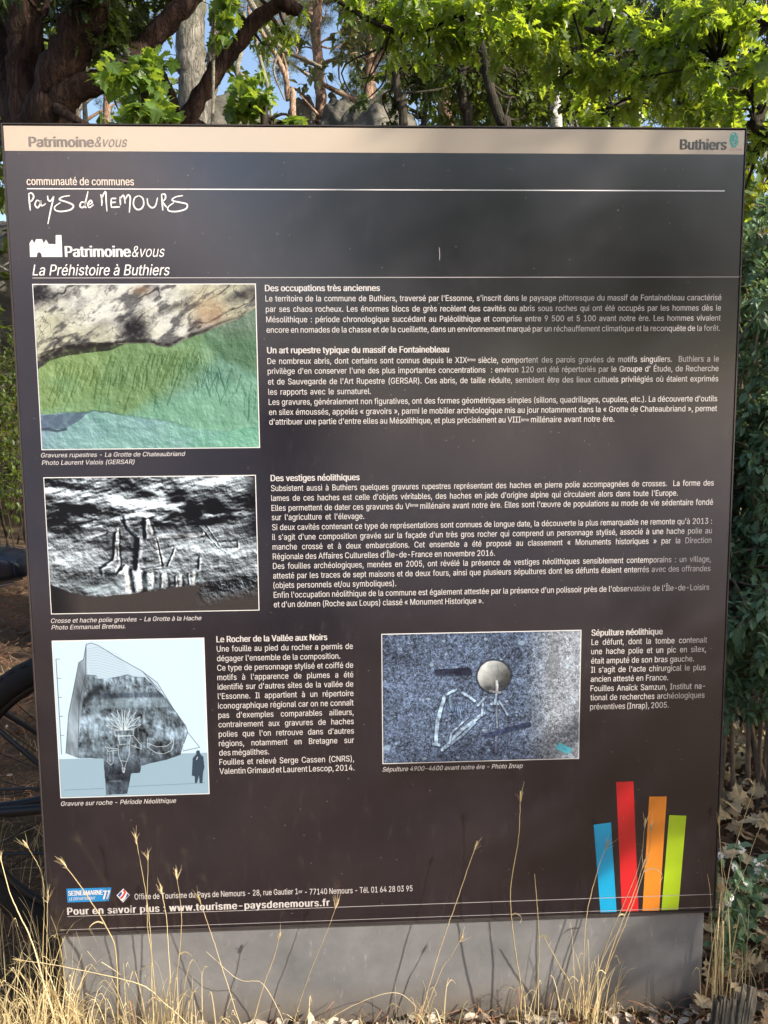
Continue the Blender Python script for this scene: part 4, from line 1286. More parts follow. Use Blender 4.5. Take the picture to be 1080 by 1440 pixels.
pine('distant pine with hazy olive crown above the middle of the panel', 19.0, [(520, 175), (522, 60), (525, -20)], [.15, .12, .10], [], [(505, 60, 0, .55, .6, 9), (540, 70, 0, .8, .9, 16), (520, 150, 0, .7, .35, 8), (600, 40, 0, 1.0, .8, 14)])

# ---- pale dead saplings crossing the gap
def sap(label, Y, pts, rad, name='dead_sapling', group=None, m_='bark_twig', rooted=True, cat='sapling'):
    g = ground_pt(pts[-1][0], Y)
    T = Tree(name, label, cat, g, M[m_], M['far_leaf'], group)
    T.limb([A(px, py, Y) for px, py in pts] + ([(g[0], Y, g[2] - .05)] if rooted else []), rad, 8, 30, True, .15)
    return T
T = sap('long thin lichen-grey dead branch slanting down to the right beside the orange pine', 5.5, [(330, -50), (352, 2), (372, 36), (394, 67), (420, 80), (452, 94)], [.02, .024, .024, .022, .018, .012], 'dead_branch', rooted=False, cat='branch')
T.limb([A(394, 67, 5.5), A(385, 100, 5.5), (A(400, 140, 5.5))], [.014, .010, .006], 6, 10); T.done(QUAD)
T = sap('upright pale dead sapling with broken top between the dark stem and the pines', 5.0, [(343, 17), (342, 45), (338, 75), (334, 106), (345, 180)], [.016, .019, .019, .018, .022]); T.done(QUAD)
T = sap('mossy thin stem leaning left below the sky gap', 5.2, [(350, 18), (358, 50), (365, 80), (374, 112), (378, 135), (382, 190)], [.014, .016, .014, .014, .013, .015])
T.crown(A(362, 45, 5.2), (.15, .2, .2), 5, 4, 5, .045, .08); T.done(OVAL)

# ---- maple saplings with bright leaves on the left
def leafy(label, g, pts, crowns, leaf, tmpl, size, single, rad=(.03, .012), bark='bark_dark', name='maple_sapling', cat='sapling', nl=6, spread=.12, tmpl_s=None, group=None, droop=.35, tw=.0028, br=.009):
    T = Tree(name, label, cat, g, M[bark], M[leaf], group)
    T.limb([(g[0], g[1], g[2] - .05)] + pts, list(np.linspace(rad[0], rad[1], len(pts) + 1)), 8, 20, True)
    for (c, r, ns, nt_) in crowns:
        T.crown(c, r, ns, nt_, nl, size, spread, br, tw, droop=droop)
    T.done(tmpl, single, tmpl_s)
    return T
g = ground_pt(210, 1.9)
leafy('maple sapling with broad bright green leaves rising behind the panel left of the dark stem', g, [A(210, 330, 1.9), A(205, 150, 1.9), A(190, 90, 1.9)],
      [(A(195, 128, 1.9), (.15, .22, .09), 7, 4), (A(150, 108, 1.95), (.07, .15, .05), 3, 3), (A(228, 100, 1.9), (.05, .15, .06), 2, 3), (A(220, 165, 1.8), (.13, .15, .03), 5, 4)], 'maple_leaf', MAPLE, .052, 90)
g = ground_pt(370, 2.0)
leafy('low maple sapling with sunlit yellow-green leaves just over the panel edge', g, [A(365, 330, 2.0), A(372, 165, 2.0), A(362, 140, 2.0)],
      [(A(378, 155, 2.0), (.15, .2, .045), 7, 4), (A(412, 170, 2.0), (.07, .15, .02), 3, 4), (A(350, 135, 2.0), (.06, .12, .04), 3, 3)], 'maple_leaf', MAPLE, .050, 70)
g = ground_pt(310, 2.6)
leafy('maple branch with hanging bright leaves in front of the grey trunk', g, [A(300, 330, 2.6), A(300, 100, 2.6), A(300, 20, 2.5)],
      [(A(312, 22, 2.5), (.09, .2, .10), 5, 4), (A(300, 55, 2.6), (.04, .1, .06), 2, 3)], 'maple_leaf', MAPLE, .055, 50, rad=(.010, .007), bark='bark_twig')

# ---- big oak on the right whose boughs hang over the panel
g = (3.6, .9, float(hgt(3.6, .9)))
T = Tree('overhanging_oak_tree', 'spreading oak on the right whose sunlit lobed leaves hang over the top of the panel', 'tree', g, M['bark_dark'], M['oak_leaf'])
T.limb([(g[0], g[1], g[2] - .2), (3.55, .95, 1.2), (3.3, 1.1, 2.4), (3.0, 1.2, 3.4), (2.7, 1.4, 4.6), (2.6, 1.6, 6.0)], [.24, .17, .15, .13, .10, .06], 14, 30, True)
T.limb([(3.3, 1.1, 2.3), A(1090, 30, 2.0), A(950, 20, 2.1), A(870, 45, 2.2), A(800, 40, 2.3), A(700, 48, 2.3)], [.09, .028, .020, .018, .014, .008], 9, 36)
T.limb([(3.0, 1.2, 3.3), A(1000, -120, 2.2), A(820, -60, 2.3), A(700, 5, 2.4), A(640, 22, 2.4), A(600, 40, 2.4), A(560, 44, 2.4), A(520, 28, 2.4), A(478, 2, 2.4), A(455, -15, 2.4)], [.09, .04, .022, .016, .014, .014, .013, .013, .012, .010], 8, 50)
T.limb([(3.45, 1.0, 1.9), A(1130, 200, 1.6), A(1070, 150, 1.7), A(1010, 90, 1.8)], [.06, .03, .018, .01], 8, 24)
T.limb([A(862, 60, 2.2), A(820, 82, 2.2), A(790, 110, 2.3)], [.012, .008, .004], 6, 12)
T.limb([A(950, 25, 2.1), A(900, 120, 2.2), A(862, 150, 2.4)], [.012, .009, .005], 6, 14)
for (px, py, Y, rx, rz, ns, nt_) in ((560, 20, 2.4, .16, .09, 6, 5), (545, 55, 2.6, .10, .10, 4, 4), (610, 60, 2.4, .18, .12, 9, 5), (660, 5, 2.3, .22, .11, 10, 5), (700, 55, 2.2, .18, .14, 10, 5), (760, 10, 2.1, .22, .12, 10, 5), (760, 80, 2.3, .16, .13, 8, 5),
                                  (840, 90, 2.2, .20, .16, 12, 5), (850, 20, 2.1, .16, .08, 6, 4), (930, 60, 1.9, .22, .16, 13, 5), (960, 120, 1.9, .20, .12, 11, 5), (1020, 30, 1.7, .20, .16, 12, 5), (1060, 110, 1.6, .16, .16, 10, 5), (1075, 200, 1.7, .10, .10, 5, 4),
                                  (1055, 290, 1.75, .07, .08, 5, 4), (870, 140, 2.5, .18, .08, 7, 5), (990, 160, 2.3, .2, .08, 7, 5), (500, -5, 2.4, .08, .05, 2, 4)):
    T.crown(A(px, py, Y), (rx, .35, rz), max(3, int(ns * 1.1)), nt_, 5, .071, .12, .007, .0022, droop=.35)
T.crown((1.2, 1.9, 4.9), (1.1, .9, .45), 46, 6, 6, .09, .15, .012, .003)
T.crown((2.4, 1.8, 6.2), (1.0, 1.0, .6), 22, 6, 6, .09, .15, .012, .003)
T.done(OAK2, 300, OAK)

def bush(label, c, r, leaf, tm, size, ns, nt_=6, name='bush', nl=6, single=0, br=.007, group=None, spread=.09, twig='stem_brown'):
    g = (c[0], c[1], float(hgt(c[0], c[1])))
    T = Tree(name, label, 'bush', g, M[twig], M[leaf], group)
    for k in range(5):
        e = np.array(c) + rdir(1)[0] * np.array(r) * .7
        T.limb([(g[0] + RS.uniform(-.1, .1), g[1] + RS.uniform(-.1, .1), g[2] - .05), ((g[0] + e[0]) / 2, (g[1] + e[1]) / 2, (g[2] + e[2]) / 2 + .1), tuple(e)], [.009, .006, .003], 6, 12)
    T.crown(c, r, ns, nt_, nl, size, spread, br, .002, shell=.4, clump=.30, sides=4)
    T.done(tm, single)
    return T
# ---- understorey behind the panel on the right
def thin(label, Y, pts, rad, group=None, m_='bark_dark', name='young_oak_tree', cat='tree', crowns=(), leaf='far_leaf', size=.07, tm=OAK2, single=0):
    g = ground_pt(pts[-1][0], Y)
    T = Tree(name, label, cat, g, M[m_], M[leaf], group)
    T.limb([A(px, py, Y) for px, py in pts] + [(g[0], Y, g[2] - .1)], rad, 9, 30, True, .1)
    for (px, py, dy, rx, rz, ns, nt_) in crowns:
        T.crown(A(px, py, Y + dy), (rx, .5, rz), ns, nt_, 6, size, .13, .010, .0035, shell=.6)
    T.done(tm, single)
    return T
thin('slim dark trunk at the right edge of the sky gap', 5.2, [(520, -60), (533, 10), (541, 47), (549, 70), (556, 100), (560, 140), (568, 200)], [.02, .026, .03, .032, .032, .034, .045],
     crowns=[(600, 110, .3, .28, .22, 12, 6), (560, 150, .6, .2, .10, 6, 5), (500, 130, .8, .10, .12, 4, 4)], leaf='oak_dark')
thin('crooked dark trunk behind hanging leaves above the panel centre', 5.6, [(640, -40), (655, 60), (648, 110), (652, 150), (660, 210)], [.03, .035, .04, .042, .05],
     crowns=[(650, 90, .5, .34, .30, 14, 6), (640, 150, .8, .3, .14, 9, 6)])
thin('dark leaning trunk right of the crooked trunk', 4.8, [(672, 40), (682, 90), (690, 130), (704, 172), (712, 230)], [.028, .034, .038, .042, .05],
     crowns=[(730, 130, .6, .32, .20, 14, 6), (720, 90, 1.2, .4, .25, 12, 6)])
Y = 8.0
thin('white-barked birch trunk showing among the leaves above the panel', Y, [(772, -80), (778, 40), (780, 110), (781, 150), (783, 230)], [.05, .065, .068, .07, .08], m_='birch', name='birch_tree', cat='birch tree',
     crowns=[(800, 0, 0, .6, .5, 14, 6)], size=.06, tm=OVAL)
thin('bushy dark hazel behind the birch trunk', 6.0, [(840, 0), (850, 90), (860, 160), (865, 220)], [.02, .03, .035, .04], name='hazel_bush', cat='bush', crowns=[(850, 140, 0, .5, .2, 18, 6), (900, 100, .5, .5, .35, 18, 6), (820, 60, 1, .4, .3, 12, 6)], leaf='far_leaf', tm=OVAL)
thin('dense hazel at the far right behind the oak leaves', 4.5, [(980, 0), (985, 90), (990, 160), (1000, 260)], [.02, .03, .03, .04], name='hazel_bush', cat='bush', crowns=[(1000, 120, 0, .45, .35, 20, 6), (1060, 200, .2, .3, .35, 14, 6), (1080, 60, .5, .5, .4, 14, 6)], leaf='oak_dark', tm=OVAL, size=.065)

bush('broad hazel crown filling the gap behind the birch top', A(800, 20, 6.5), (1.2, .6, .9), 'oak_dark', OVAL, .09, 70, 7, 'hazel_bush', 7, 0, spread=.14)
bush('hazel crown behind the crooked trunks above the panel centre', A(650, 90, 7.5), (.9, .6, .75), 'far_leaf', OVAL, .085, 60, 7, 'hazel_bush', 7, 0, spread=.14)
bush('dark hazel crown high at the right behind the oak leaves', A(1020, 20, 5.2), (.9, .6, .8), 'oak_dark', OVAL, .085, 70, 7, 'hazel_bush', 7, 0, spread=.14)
# ---- wood in the distance: a ring of trees, near ones first
def far_tree_data(kind, seed):
    global RS
    keep = RS; RS = np.random.RandomState(seed)
    T = Tree('tmp', 'x', 'tree', (0, 0, 0), None, None)
    bark = M[('bark_grey', 'bark_dark', 'bark_pine')[kind % 3]]
    h = (7.5, 6.5, 10.0)[kind % 3]
    r0 = (.16, .13, .17)[kind % 3]
    lean = (RS.rand(2) - .5) * .8
    T.limb([(0, 0, -.4), (lean[0] * .3, lean[1] * .3, h * .35), (lean[0], lean[1], h * .7), (lean[0] * 1.3, lean[1] * 1.2, h)], [r0 * 1.3, r0, r0 * .6, .03], 9, 16, True)
    for k in range(5 if kind % 3 != 2 else 6):
        a = RS.rand() * 6.28; z = h * (RS.uniform(.3, .75) if kind % 3 != 2 else RS.uniform(.5, .85)); l = RS.uniform(1.2, 2.4)
        T.limb([(lean[0] * z / h, lean[1] * z / h, z), (math.cos(a) * l * .5, math.sin(a) * l * .5, z + .5), (math.cos(a) * l, math.sin(a) * l, z + 1.0)], [r0 * .45, r0 * .3, .015], 6, 10)
    if kind % 3 == 2:
        T.crown((lean[0], lean[1], h * .8), (2.2, 2.2, 2.0), 26, 5, 8, .22, .3, .02, .008, sides=3)
    else:
        T.crown((0, 0, h * .62), (2.3, 2.3, h * .36), 44, 6, 8, .17, .28, .02, .006, sides=3)
    me = [T.tr.mesh('trunk', bark, True), T.br.mesh('branches', bark, True)]
    P, Rm, S, rn = [np.concatenate([x[i] for x in T.sets]) for i in range(4)]
    mb = MB(); scatter(mb, QUAD, P, Rm, S, rn)
    me.append(mb.mesh('crown', (M['far_leaf'], M['far_leaf'], M['needle'])[kind % 3]))
    bpy.data.objects.remove(T.root)
    RS = keep
    return me
FT = [far_tree_data(k, 50 + k) for k in range(6)]
KN = [('grey-trunked broadleaf tree in the wood beyond the panel', 'broadleaf tree'), ('dark-trunked broadleaf tree in the wood beyond the panel', 'broadleaf tree'), ('orange-trunked pine in the wood beyond the panel', 'pine tree')]
def far_tree(x, y, kind, s=1.0, behind=False):
    me = FT[kind]
    lab, cat = KN[kind % 3]
    if behind:
        lab = lab.replace('beyond the panel', 'on the path side facing the panel')
    o = thing('distant_tree', lab, cat, (x, y, float(hgt(x, y))), lab.replace(' in the wood', 's in the wood').replace(' on the', 's on the').replace('tree s', 'trees'), RS.rand() * 6.28)
    o.scale = (s, s, s)
    for n_, d in zip(('trunk', 'branches', 'crown'), me):
        c = bpy.data.objects.new(n_, d); link(c, o)
        if n_ == 'crown': c["kind"] = 'stuff'
    return o
def sky_gap(x, y):
    a = math.degrees(math.atan2(x - CAM[0], y - CAM[1]))
    return -4.6 < a < .4
cnt = 0
for rr, n_ in ((11, 9), (16, 13), (24, 18), (34, 22)):
    for k in range(n_):
        a = R(-62 + 124 * (k + .5 + RS.uniform(-.3, .3)) / n_)
        x = CAM[0] + math.sin(a) * rr * RS.uniform(.92, 1.1); y = CAM[1] + math.cos(a) * rr * RS.uniform(.92, 1.1)
        if sky_gap(x, y) and rr < 30 or y < 5: continue
        if sky_gap(x - 1.7, y) or sky_gap(x + 1.7, y):
            if rr < 20: continue
        far_tree(x, y, RS.randint(6), RS.uniform(.75, 1.15) * (1 if rr > 12 else .7) * (.62 if sky_gap(x, y) else 1))

# ---- sandstone boulders on the slope
def rockmat():
    mt, t, p, o = mat('lichened_sandstone')
    v = coords(t)
    f = noise(t, v, 1.6, 7, .65, .5); f2 = noise(t, coords(t, (1, 1, 3)), 5, 6, .7)
    c = ramp(t, f, [(.3, (.022, .021, .018)), (.5, (.075, .068, .055)), (.72, (.20, .18, .145))])
    c = mixc(t, ramp(t, f2, [(.5, 0.0), (.7, .6)]), c, (.10, .11, .06))
    t.links.new(c, p.inputs["Base Color"]); p.inputs["Roughness"].default_value = .95
    t.links.new(bump(t, f2, .9, .05), p.inputs["Normal"])
    return mt
M['rock'] = rockmat()
import bmesh
def boulder(label, c, r, seed, group=None, name='boulder'):
    from mathutils import noise as mn
    bm = bmesh.new(); bmesh.ops.create_icosphere(bm, subdivisions=5, radius=1)
    for v in bm.verts:
        n = v.co.normalized()
        k = 1 + .28 * mn.noise(n * 1.3 + Vector((seed, 0, 0))) + .12 * mn.noise(n * 3.1 + Vector((0, seed, 0))) + .05 * mn.noise(n * 8 + Vector((0, 0, seed)))
        k += .03 * mn.noise(n * 17 + Vector((seed, 3, 1))) + .10 * abs(mn.noise(n * 2.2 + Vector((3, seed, 1))))
        q = n * k
        q.z = math.copysign(abs(q.z) ** .8, q.z)
        v.co = Vector((q.x * r[0], q.y * r[1], q.z * r[2]))
    me = bpy.data.meshes.new(name); bm.to_mesh(me); bm.free()
    me.materials.append(M['rock']); me.polygons.foreach_set("use_smooth", np.ones(len(me.polygons), bool))
    o = bpy.data.objects.new(name, me); o.location = c; link(o)
    tag(o, label, 'boulder', group)
def bo(px, py, Y, rx, ry, rz, seed, label):
    p = A(px, py, Y)
    boulder(label, (p[0], p[1], p[2] - rz * .93), (rx, ry, rz), seed)
bo(318, 146, 11.0, .75, .7, .9, 3, 'striped brown sandstone boulder showing over the panel beside the slanting stem')
bo(424, 146, 15.0, .33, .5, .9, 5, 'rounded blue-grey boulder directly left of the orange pine trunk')
bo(478, 150, 14.0, .45, .6, .8, 8, 'dark boulder directly right of the orange pine trunk')
bo(532, 148, 13.0, .62, .7, .9, 11, 'large shaded boulder on the skyline over the panel centre')
bo(240, 165, 12.0, .9, .8, 1.2, 13, 'low sandstone boulder behind the maple sapling')
bo(6, 325, 9.0, .9, .8, 1.2, 17, 'pale lichened boulder at the left edge of the picture')
bo(14, 520, 8.0, .5, .6, .6, 19, 'dark mossy boulder at the foot of the left slope')
bo(-60, 500, 10.0, 1.3, 1.0, 1.3, 23, 'broad boulder on the left slope partly out of view')

# ---- low bushes on the left strip
bush('sunlit green bush at the left edge under the boulders', tuple(A(0, 590, 6.0)), (.5, .5, 1.0), 'far_leaf', OVAL, .055, 70, twig='bark_dark')
bush('yellowish low bush beside the dark mossy boulder', A(24, 585, 6.6), (.35, .4, .5), 'yellow_leaf', OVAL, .045, 22, twig='bark_dark')

# ---- blackthorn thicket down the right side
bush('tall blackthorn thicket with small blue-green leaves right of the panel', A(1085, 640, .9), (.30, .32, .58), 'shrub_leaf', OVAL, .036, 190, 7, 'blackthorn_bush', 8, 250, spread=.06)
bush('upper part of the thicket with grey-green leaves and bare twigs right of the panel', A(1085, 400, 1.3), (.34, .35, .34), 'shrub_leaf', OVAL, .038, 95, 6, 'hawthorn_bush', 6, 80, spread=.06)
bush('low trailing bramble with small green leaves at the foot of the thicket', A(1060, 870, .75), (.28, .3, .30), 'shrub_leaf', OVAL, .034, 130, 6, 'bramble_bush', 7, 100, spread=.06)
bush('yellow-leaved young shrub tucked in the thicket beside the panel top', A(1066, 292, 1.7), (.14, .2, .12), 'yellow_leaf', OVAL, .05, 10, 4, 'young_shrub', 5, 40, spread=.06)
bush('sparse shrub with autumn-yellow leaves inside the thicket', A(1045, 430, 1.35), (.10, .15, .12), 'yellow_leaf', OVAL, .034, 5, 4, 'small_shrub', 4, 20, spread=.06)
bush('dark hazel mass deep behind the thicket', (2.9, 3.2, 1.2), (1.1, .9, 1.3), 'oak_dark', OVAL, .07, 70, 7, 'hazel_bush', 7, 0, spread=.12)
bush('wide blackthorn bush continuing the thicket to the right', (1.95, 1.15, .85), (.5, .45, .75), 'shrub_leaf', OVAL, .040, 110, 6, 'blackthorn_bush', 7, 0, spread=.07)
bush('taller blackthorn bush behind the first thicket', (1.7, 1.9, 1.3), (.55, .5, 1.0), 'shrub_leaf', OVAL, .044, 110, 6, 'blackthorn_bush', 7, 0, spread=.07)
# ------------------------------------------------------------------ trees and bushes on the near side (seen mirrored in the panel, and casting its shade)
def shade_bush(label, c, r, ns, group=None, leaf='far_leaf', name='holly_bush', size=.07):
    return bush(label, c, r, leaf, OAK2, size, ns, 7, name, 6, 0, br=.010, spread=.12)
bush('tall leafy bush on the near side shading the right half of the panel', (3.4, -.62, 1.9), (.55, .75, 1.35), 'far_leaf', OVAL, .10, 210, 7, 'hazel_bush', 6, 0, br=.010, spread=.12)
bush('lower spreading bush on the near side beside the tall one', (3.5, .75, 1.0), (.6, .6, .8), 'far_leaf', OVAL, .085, 50, 7, 'hazel_bush', 6, 0, br=.010, spread=.12)
bush('leafy top of a hazel standing higher than its neighbours on the near side', (3.35, -.95, 3.6), (.5, .55, .6), 'far_leaf', OVAL, .09, 60, 7, 'tall_hazel_bush', 6, 0, br=.010, spread=.12)
for (x, y, k, s) in ((1.2, -10.5, 1, .8), (2.8, -9.5, 3, .8), (4.4, -10.2, 0, .85), (6.2, -9.6, 4, .85), (.2, -12.5, 3, .85), (3.6, -12.5, 1, .9), (7.8, -11, 0, .9), (5.2, -13.5, 3, 1), (1.8, -14, 4, 1), (5.5, -11, 1, .85), (8, -8, 3, .8), (2.5, -15, 5, .8), (6, -17, 2, .9), (11, -14, 0, .8), (14, -20, 4, 1), (-2, -27, 3, .8), (3.5, -22, 0, .8), (-9, -32, 0, .9), (-16, -30, 4, .9), (-22, -24, 1, .9)):
    far_tree(x, y, k, s, True)

# ------------------------------------------------------------------ ground litter
def curl_leaf(tm, k, amt=.35):
    V, F = tm; V = V.copy()
    V[:, 2] += amt * ((V[:, 0] - .45) ** 2) * (1 if k % 2 else -.4) + amt * 1.2 * V[:, 1] ** 2 * (1 if k % 3 else -1) + RS.normal(size=len(V)) * .02
    return V, F
def on_ground(n, x0, x1, y0, y1, lift=.012, bias=1.0):
    x = RS.uniform(x0, x1, n); y = y0 + (y1 - y0) * RS.rand(n) ** bias
    keep = ~((np.abs(x) < .78) & (y > -.012) & (y < .09))
    x, y = x[keep], y[keep]
    return np.stack([x, y, hgt(x, y) + lift * RS.rand(len(x))], 1)
def litter(name, tm, P, smin, smax, m_, tilt=.45):
    d = rdir(len(P)); d[:, 2] *= .3
    nr = rdir(len(P)) * tilt + np.array([0, 0, 1.0])
    mb = MB()
    for k in range(3):
        s = slice(k, None, 3)
        q = P[s]
        scatter(mb, curl_leaf(tm, k), q, frames(d[s], nr[s]), RS.uniform(smin, smax, len(q)), RS.rand(len(q)))
    return mb.build(name, M[m_], None, False, 'stuff')
STRIP = (np.array([(0, .5, 0), (0, -.5, 0), (.5, .5, .0), (.5, -.5, .0), (1, .3, 0), (1, -.3, 0)], float) * [1, .02, 1], np.array([(0, 1, 3, 2), (2, 3, 5, 4)]))
P = np.concatenate([on_ground(16000, -3.2, -.6, .3, 6.5, .02), on_ground(7000, .5, 3.5, -.4, 4.5, .03), on_ground(2500, -1.2, 1.3, -.55, 0, .015)])
o = litter('pine_needle_litter', STRIP, P, .05, .11, 'needle_litter'); tag(o, 'brown pine needles carpeting the ground around the panel', 'pine needles')
P = np.concatenate([on_ground(2600, .55, 3.4, -.5, 4.0, .05), on_ground(500, -3, -.8, .5, 5, .02), on_ground(160, -1.2, 1.3, -.35, -.01, .02)])
o = litter('dead_leaf_litter', OAK2, P, .035, .075, 'dead_brown', .9); tag(o, 'mixed brown dead leaves lying under the thicket and along the plinth', 'leaf litter')
P = np.concatenate([on_ground(700, -1.2, 1.3, -.16, -.012, .02), on_ground(500, .7, 2.2, -.4, 1.6, .05), on_ground(260, -2.4, -.75, -.3, 2.5, .02)])
o = litter('bleached_leaf_litter', OVAL, P, .015, .045, 'chip', .9); tag(o, 'bleached scraps of leaf and chaff along the foot of the plinth', 'leaf litter')
P = np.concatenate([on_ground(1100, .72, 2.0, .25, 2.6, .09), on_ground(260, .70, 1.5, -.25, .4, .05)])
o = litter('tan_leaf_drift', MAPLE, P, .035, .065, 'dead_leaf', .8); tag(o, 'tan leaf drift covering the ground at the foot of the thicket', 'leaf litter')
# twigs
mb = MB()
for k in range(420):
    if k < 230: x, y = RS.uniform(.7, 2.6), RS.uniform(-.4, 2.6)
    else: x, y = RS.uniform(-2.6, -.8), RS.uniform(-.2, 4)
    a = RS.rand() * 6.28; l = RS.uniform(.04, .25)
    p0 = np.array([x, y, float(hgt(x, y)) + .01 + RS.rand() * .02]); p1 = p0 + [math.cos(a) * l, math.sin(a) * l, RS.uniform(-.01, .03)]
    pm = (p0 + p1) / 2 + RS.normal(size=3) * .015
    tube(mb, np.array([p0, pm, p1]), [.003, .0025, .001], 4, cap=False, rnd=RS.rand())
o = mb.build('twig_litter', M['stem_brown'], None, True, 'stuff'); tag(o, 'thin brown twigs scattered over the leaf litter', 'twigs')

# ---- larger pale fallen leaves, one by one
_fl = {}
def fallen(P, label, group, tm, size, m_, name='fallen_leaf', cat='leaf'):
    key = (m_, id(tm[0]))
    if key not in _fl:
        _fl[key] = []
        for k in range(5):
            b = MB(); V, F = curl_leaf(tm, k, .6); b.add(V, F, RS.rand()); _fl[key].append(b.mesh(name, M[m_]))
    d = rdir(1); d[0, 2] *= .4
    Rm = frames(d, rdir(1) * .55 + np.array([[0, -.25, 1.0]]))[0]
    o = bpy.data.objects.new(name, _fl[key][RS.randint(5)])
    mm = Matrix.Identity(4)
    for a in range(3):
        for c in range(3): mm[a][c] = Rm[a, c] * size
        mm[a][3] = P[a]
    link(o); o.matrix_world = mm
    tag(o, label, cat, group)
for k in range(60):
    px = RS.uniform(1006, 1088); py = RS.uniform(970, 1170)
    d = ray(px, py); t_ = 1.0
    for _ in range(60):
        q = CAM + d * t_; t_ += max(.01, (q[2] - float(hgt(q[0], q[1]))) * .6)
        if q[2] - float(hgt(q[0], q[1])) < .02: break
    fallen((q[0], q[1], float(hgt(q[0], q[1])) + .03 + RS.rand() * .05), 'large beige curled maple leaf in the drift below the green thicket', 'fallen leaves below the thicket', MAPLE, RS.uniform(.04, .07), 'dead_leaf')
for k in range(34):
    x, y = RS.uniform(.66, 1.15), RS.uniform(-.25, .35)
    fallen((x, y, float(hgt(x, y)) + .02 + RS.rand() * .03), 'tan curled leaf on the litter beside the right end of the plinth', 'fallen leaves by the right end of the plinth', OAK, RS.uniform(.045, .075), 'dead_leaf')
for k in range(14):
    x, y = RS.uniform(.70, 1.15), RS.uniform(-.25, .6)
    fallen((x, y, float(hgt(x, y)) + .02 + RS.rand() * .03), 'rusty brown leaf among the tan leaves right of the plinth', 'rusty leaves right of the plinth', OAK, RS.uniform(.045, .07), 'dead_brown')
for k in range(26):
    x, y = RS.uniform(-.62, .62), RS.uniform(-.10, -.03)
    fallen((x, y, float(hgt(x, y)) + .012 + RS.rand() * .012), 'small pale dry leaf at the foot of the plinth', 'dry leaves along the plinth foot', OAK, RS.uniform(.025, .045), 'chip')

# ---- weathered wood stump pieces, lower right
def stump():
    mt, t, p, o = mat('weathered_wood')
    v = coords(t, (1, 1, .12))
    f = noise(t, v, 90, 6, .7, .5)
    t.links.new(ramp(t, f, [(.3, (.05, .042, .03)), (.5, (.11, .095, .07)), (.7, (.20, .18, .135))]), p.inputs["Base Color"])
    p.inputs["Roughness"].default_value = .9
    t.links.new(bump(t, f, .9, .006), p.inputs["Normal"])
    for k, (px0, py0, px1, py1, wd, ns_, lab) in enumerate(((1024, 1394, 1012, 1475, .0235, 7, 'wide grey split stump piece at the lower right corner'), (1056, 1384, 1040, 1478, .018, 5, 'narrow weathered stake next to the split stump in the lower right corner'))):
        a = np.array(at(px0, py0, -.10)); b = np.array(at(px1, py1, -.15)); b[2] = min(b[2], -.02)
        mb = MB()
        for row in range(2):
            for q in range(ns_):
                ox = (q - (ns_ - 1) / 2) / ns_ * 2 * wd; tpq = 1 - RS.rand() * .22 - .10 * row
                off = np.array([ox, row * .012 + RS.uniform(-.002, .002), 0])
                e = a * tpq + b * (1 - tpq)
                rr = wd / ns_ * 1.7
                tube(mb, np.array([b + off, (b + e) / 2 + off + RS.normal(size=3) * .0012, e + off]), [rr * 1.1, rr, rr * RS.uniform(.5, .95)], 5, lump=.3, rnd=RS.rand())
        o = mb.build('wooden_stake', mt, None, False); tag(o, lab, 'stake')
stump()

# ------------------------------------------------------------------ dry grass
def blade(mb, pts, w0, n=12, rnd=0.0, sides=3):
    P = spline(np.array(pts, float), n)
    r = w0 * np.linspace(1, .25, n)
    tube(mb, P, r, sides, cap=False, rnd=rnd)

def stalk(label, pts, Y=(-.07, -.07), w0=.0016, head=True, kinks=(), loc=None):
    w0 = w0 * .70
    """pts: photo pixels from tip to foot"""
    ys = np.linspace(Y[0], Y[1], len(pts)) * .55 if label.find('right of the panel') < 0 else np.linspace(Y[0], Y[1], len(pts))
    ys = np.minimum(ys, -.022)
    W = [np.array(at(px, py, y)) for (px, py), y in zip(pts, ys)]
    foot = W[-1]
    if foot[2] > .0:
        W.append(np.array([foot[0] + .004, foot[1], -.01]))
    W = W[::-1]
    base = W[0]
    r = thing('grass_stalk', label, 'grass', tuple(base))
    mb = MB(); n = 7 * len(W)
    P = spline(np.array(W), n); P += RS.normal(size=P.shape) * .0003
    tube(mb, P, w0 * np.linspace(1.15, .45, n), 5, cap=False)
    mb.build('stem', M['straw'], r, True)
    if head:
        mb = MB(); tip = P[-1]; ax = P[-1] - P[-4]; ax /= np.linalg.norm(ax)
        tube(mb, np.array([tip - ax * .012, tip, tip + ax * .012]), [.0008, .0022, .0006], 5, cap=False)
        for k in range(RS.randint(5, 11)):
            st_ = tip - ax * RS.uniform(0, .014)
            d = ax + rdir(1)[0] * RS.uniform(.25, .7); d /= np.linalg.norm(d)
            e = st_ + d * RS.uniform(.012, .036)
            tube(mb, np.array([st_, (st_ + e) / 2 + rdir(1)[0] * .0015, e]), [.0006, .0004, .00015], 3, cap=False)
        mb.build('seed_head', M['straw'], r)
    for (i, l) in kinks:
        mb = MB(); q = P[int(i * (n - 1))]
        sgn = 1 if l > 0 else -1; l = abs(l)
        mb2 = [q, q + [sgn * l * .5, -.004, l * .25], q + [sgn * l, -.008, -.1 * l], q + [sgn * l * .8, -.01, -l * .6]]
        S_ = spline(np.array(mb2), 9); wv = np.linspace(.0022, .0006, 9)
        V = []
        for a, ww in zip(S_, wv): V += [a + [0, 0, ww], a - [0, 0, ww]]
        mb.add(V, [(2 * j, 2 * j + 1, 2 * j + 3, 2 * j + 2) for j in range(8)])
        mb.build('leaf_blade', M['straw'], r)
    return r
stalk('dry stalk curving over the blue department logo', [(89, 1214), (118, 1253), (148, 1301), (163, 1342), (166, 1440)], (-.09, -.06), .0024, True, ((.62, -.03),))
stalk('tall dry stalk with the highest tip on the lower left of the panel', [(191, 1179), (204, 1250), (211, 1305), (213, 1380), (208, 1440)], (-.07, -.06))
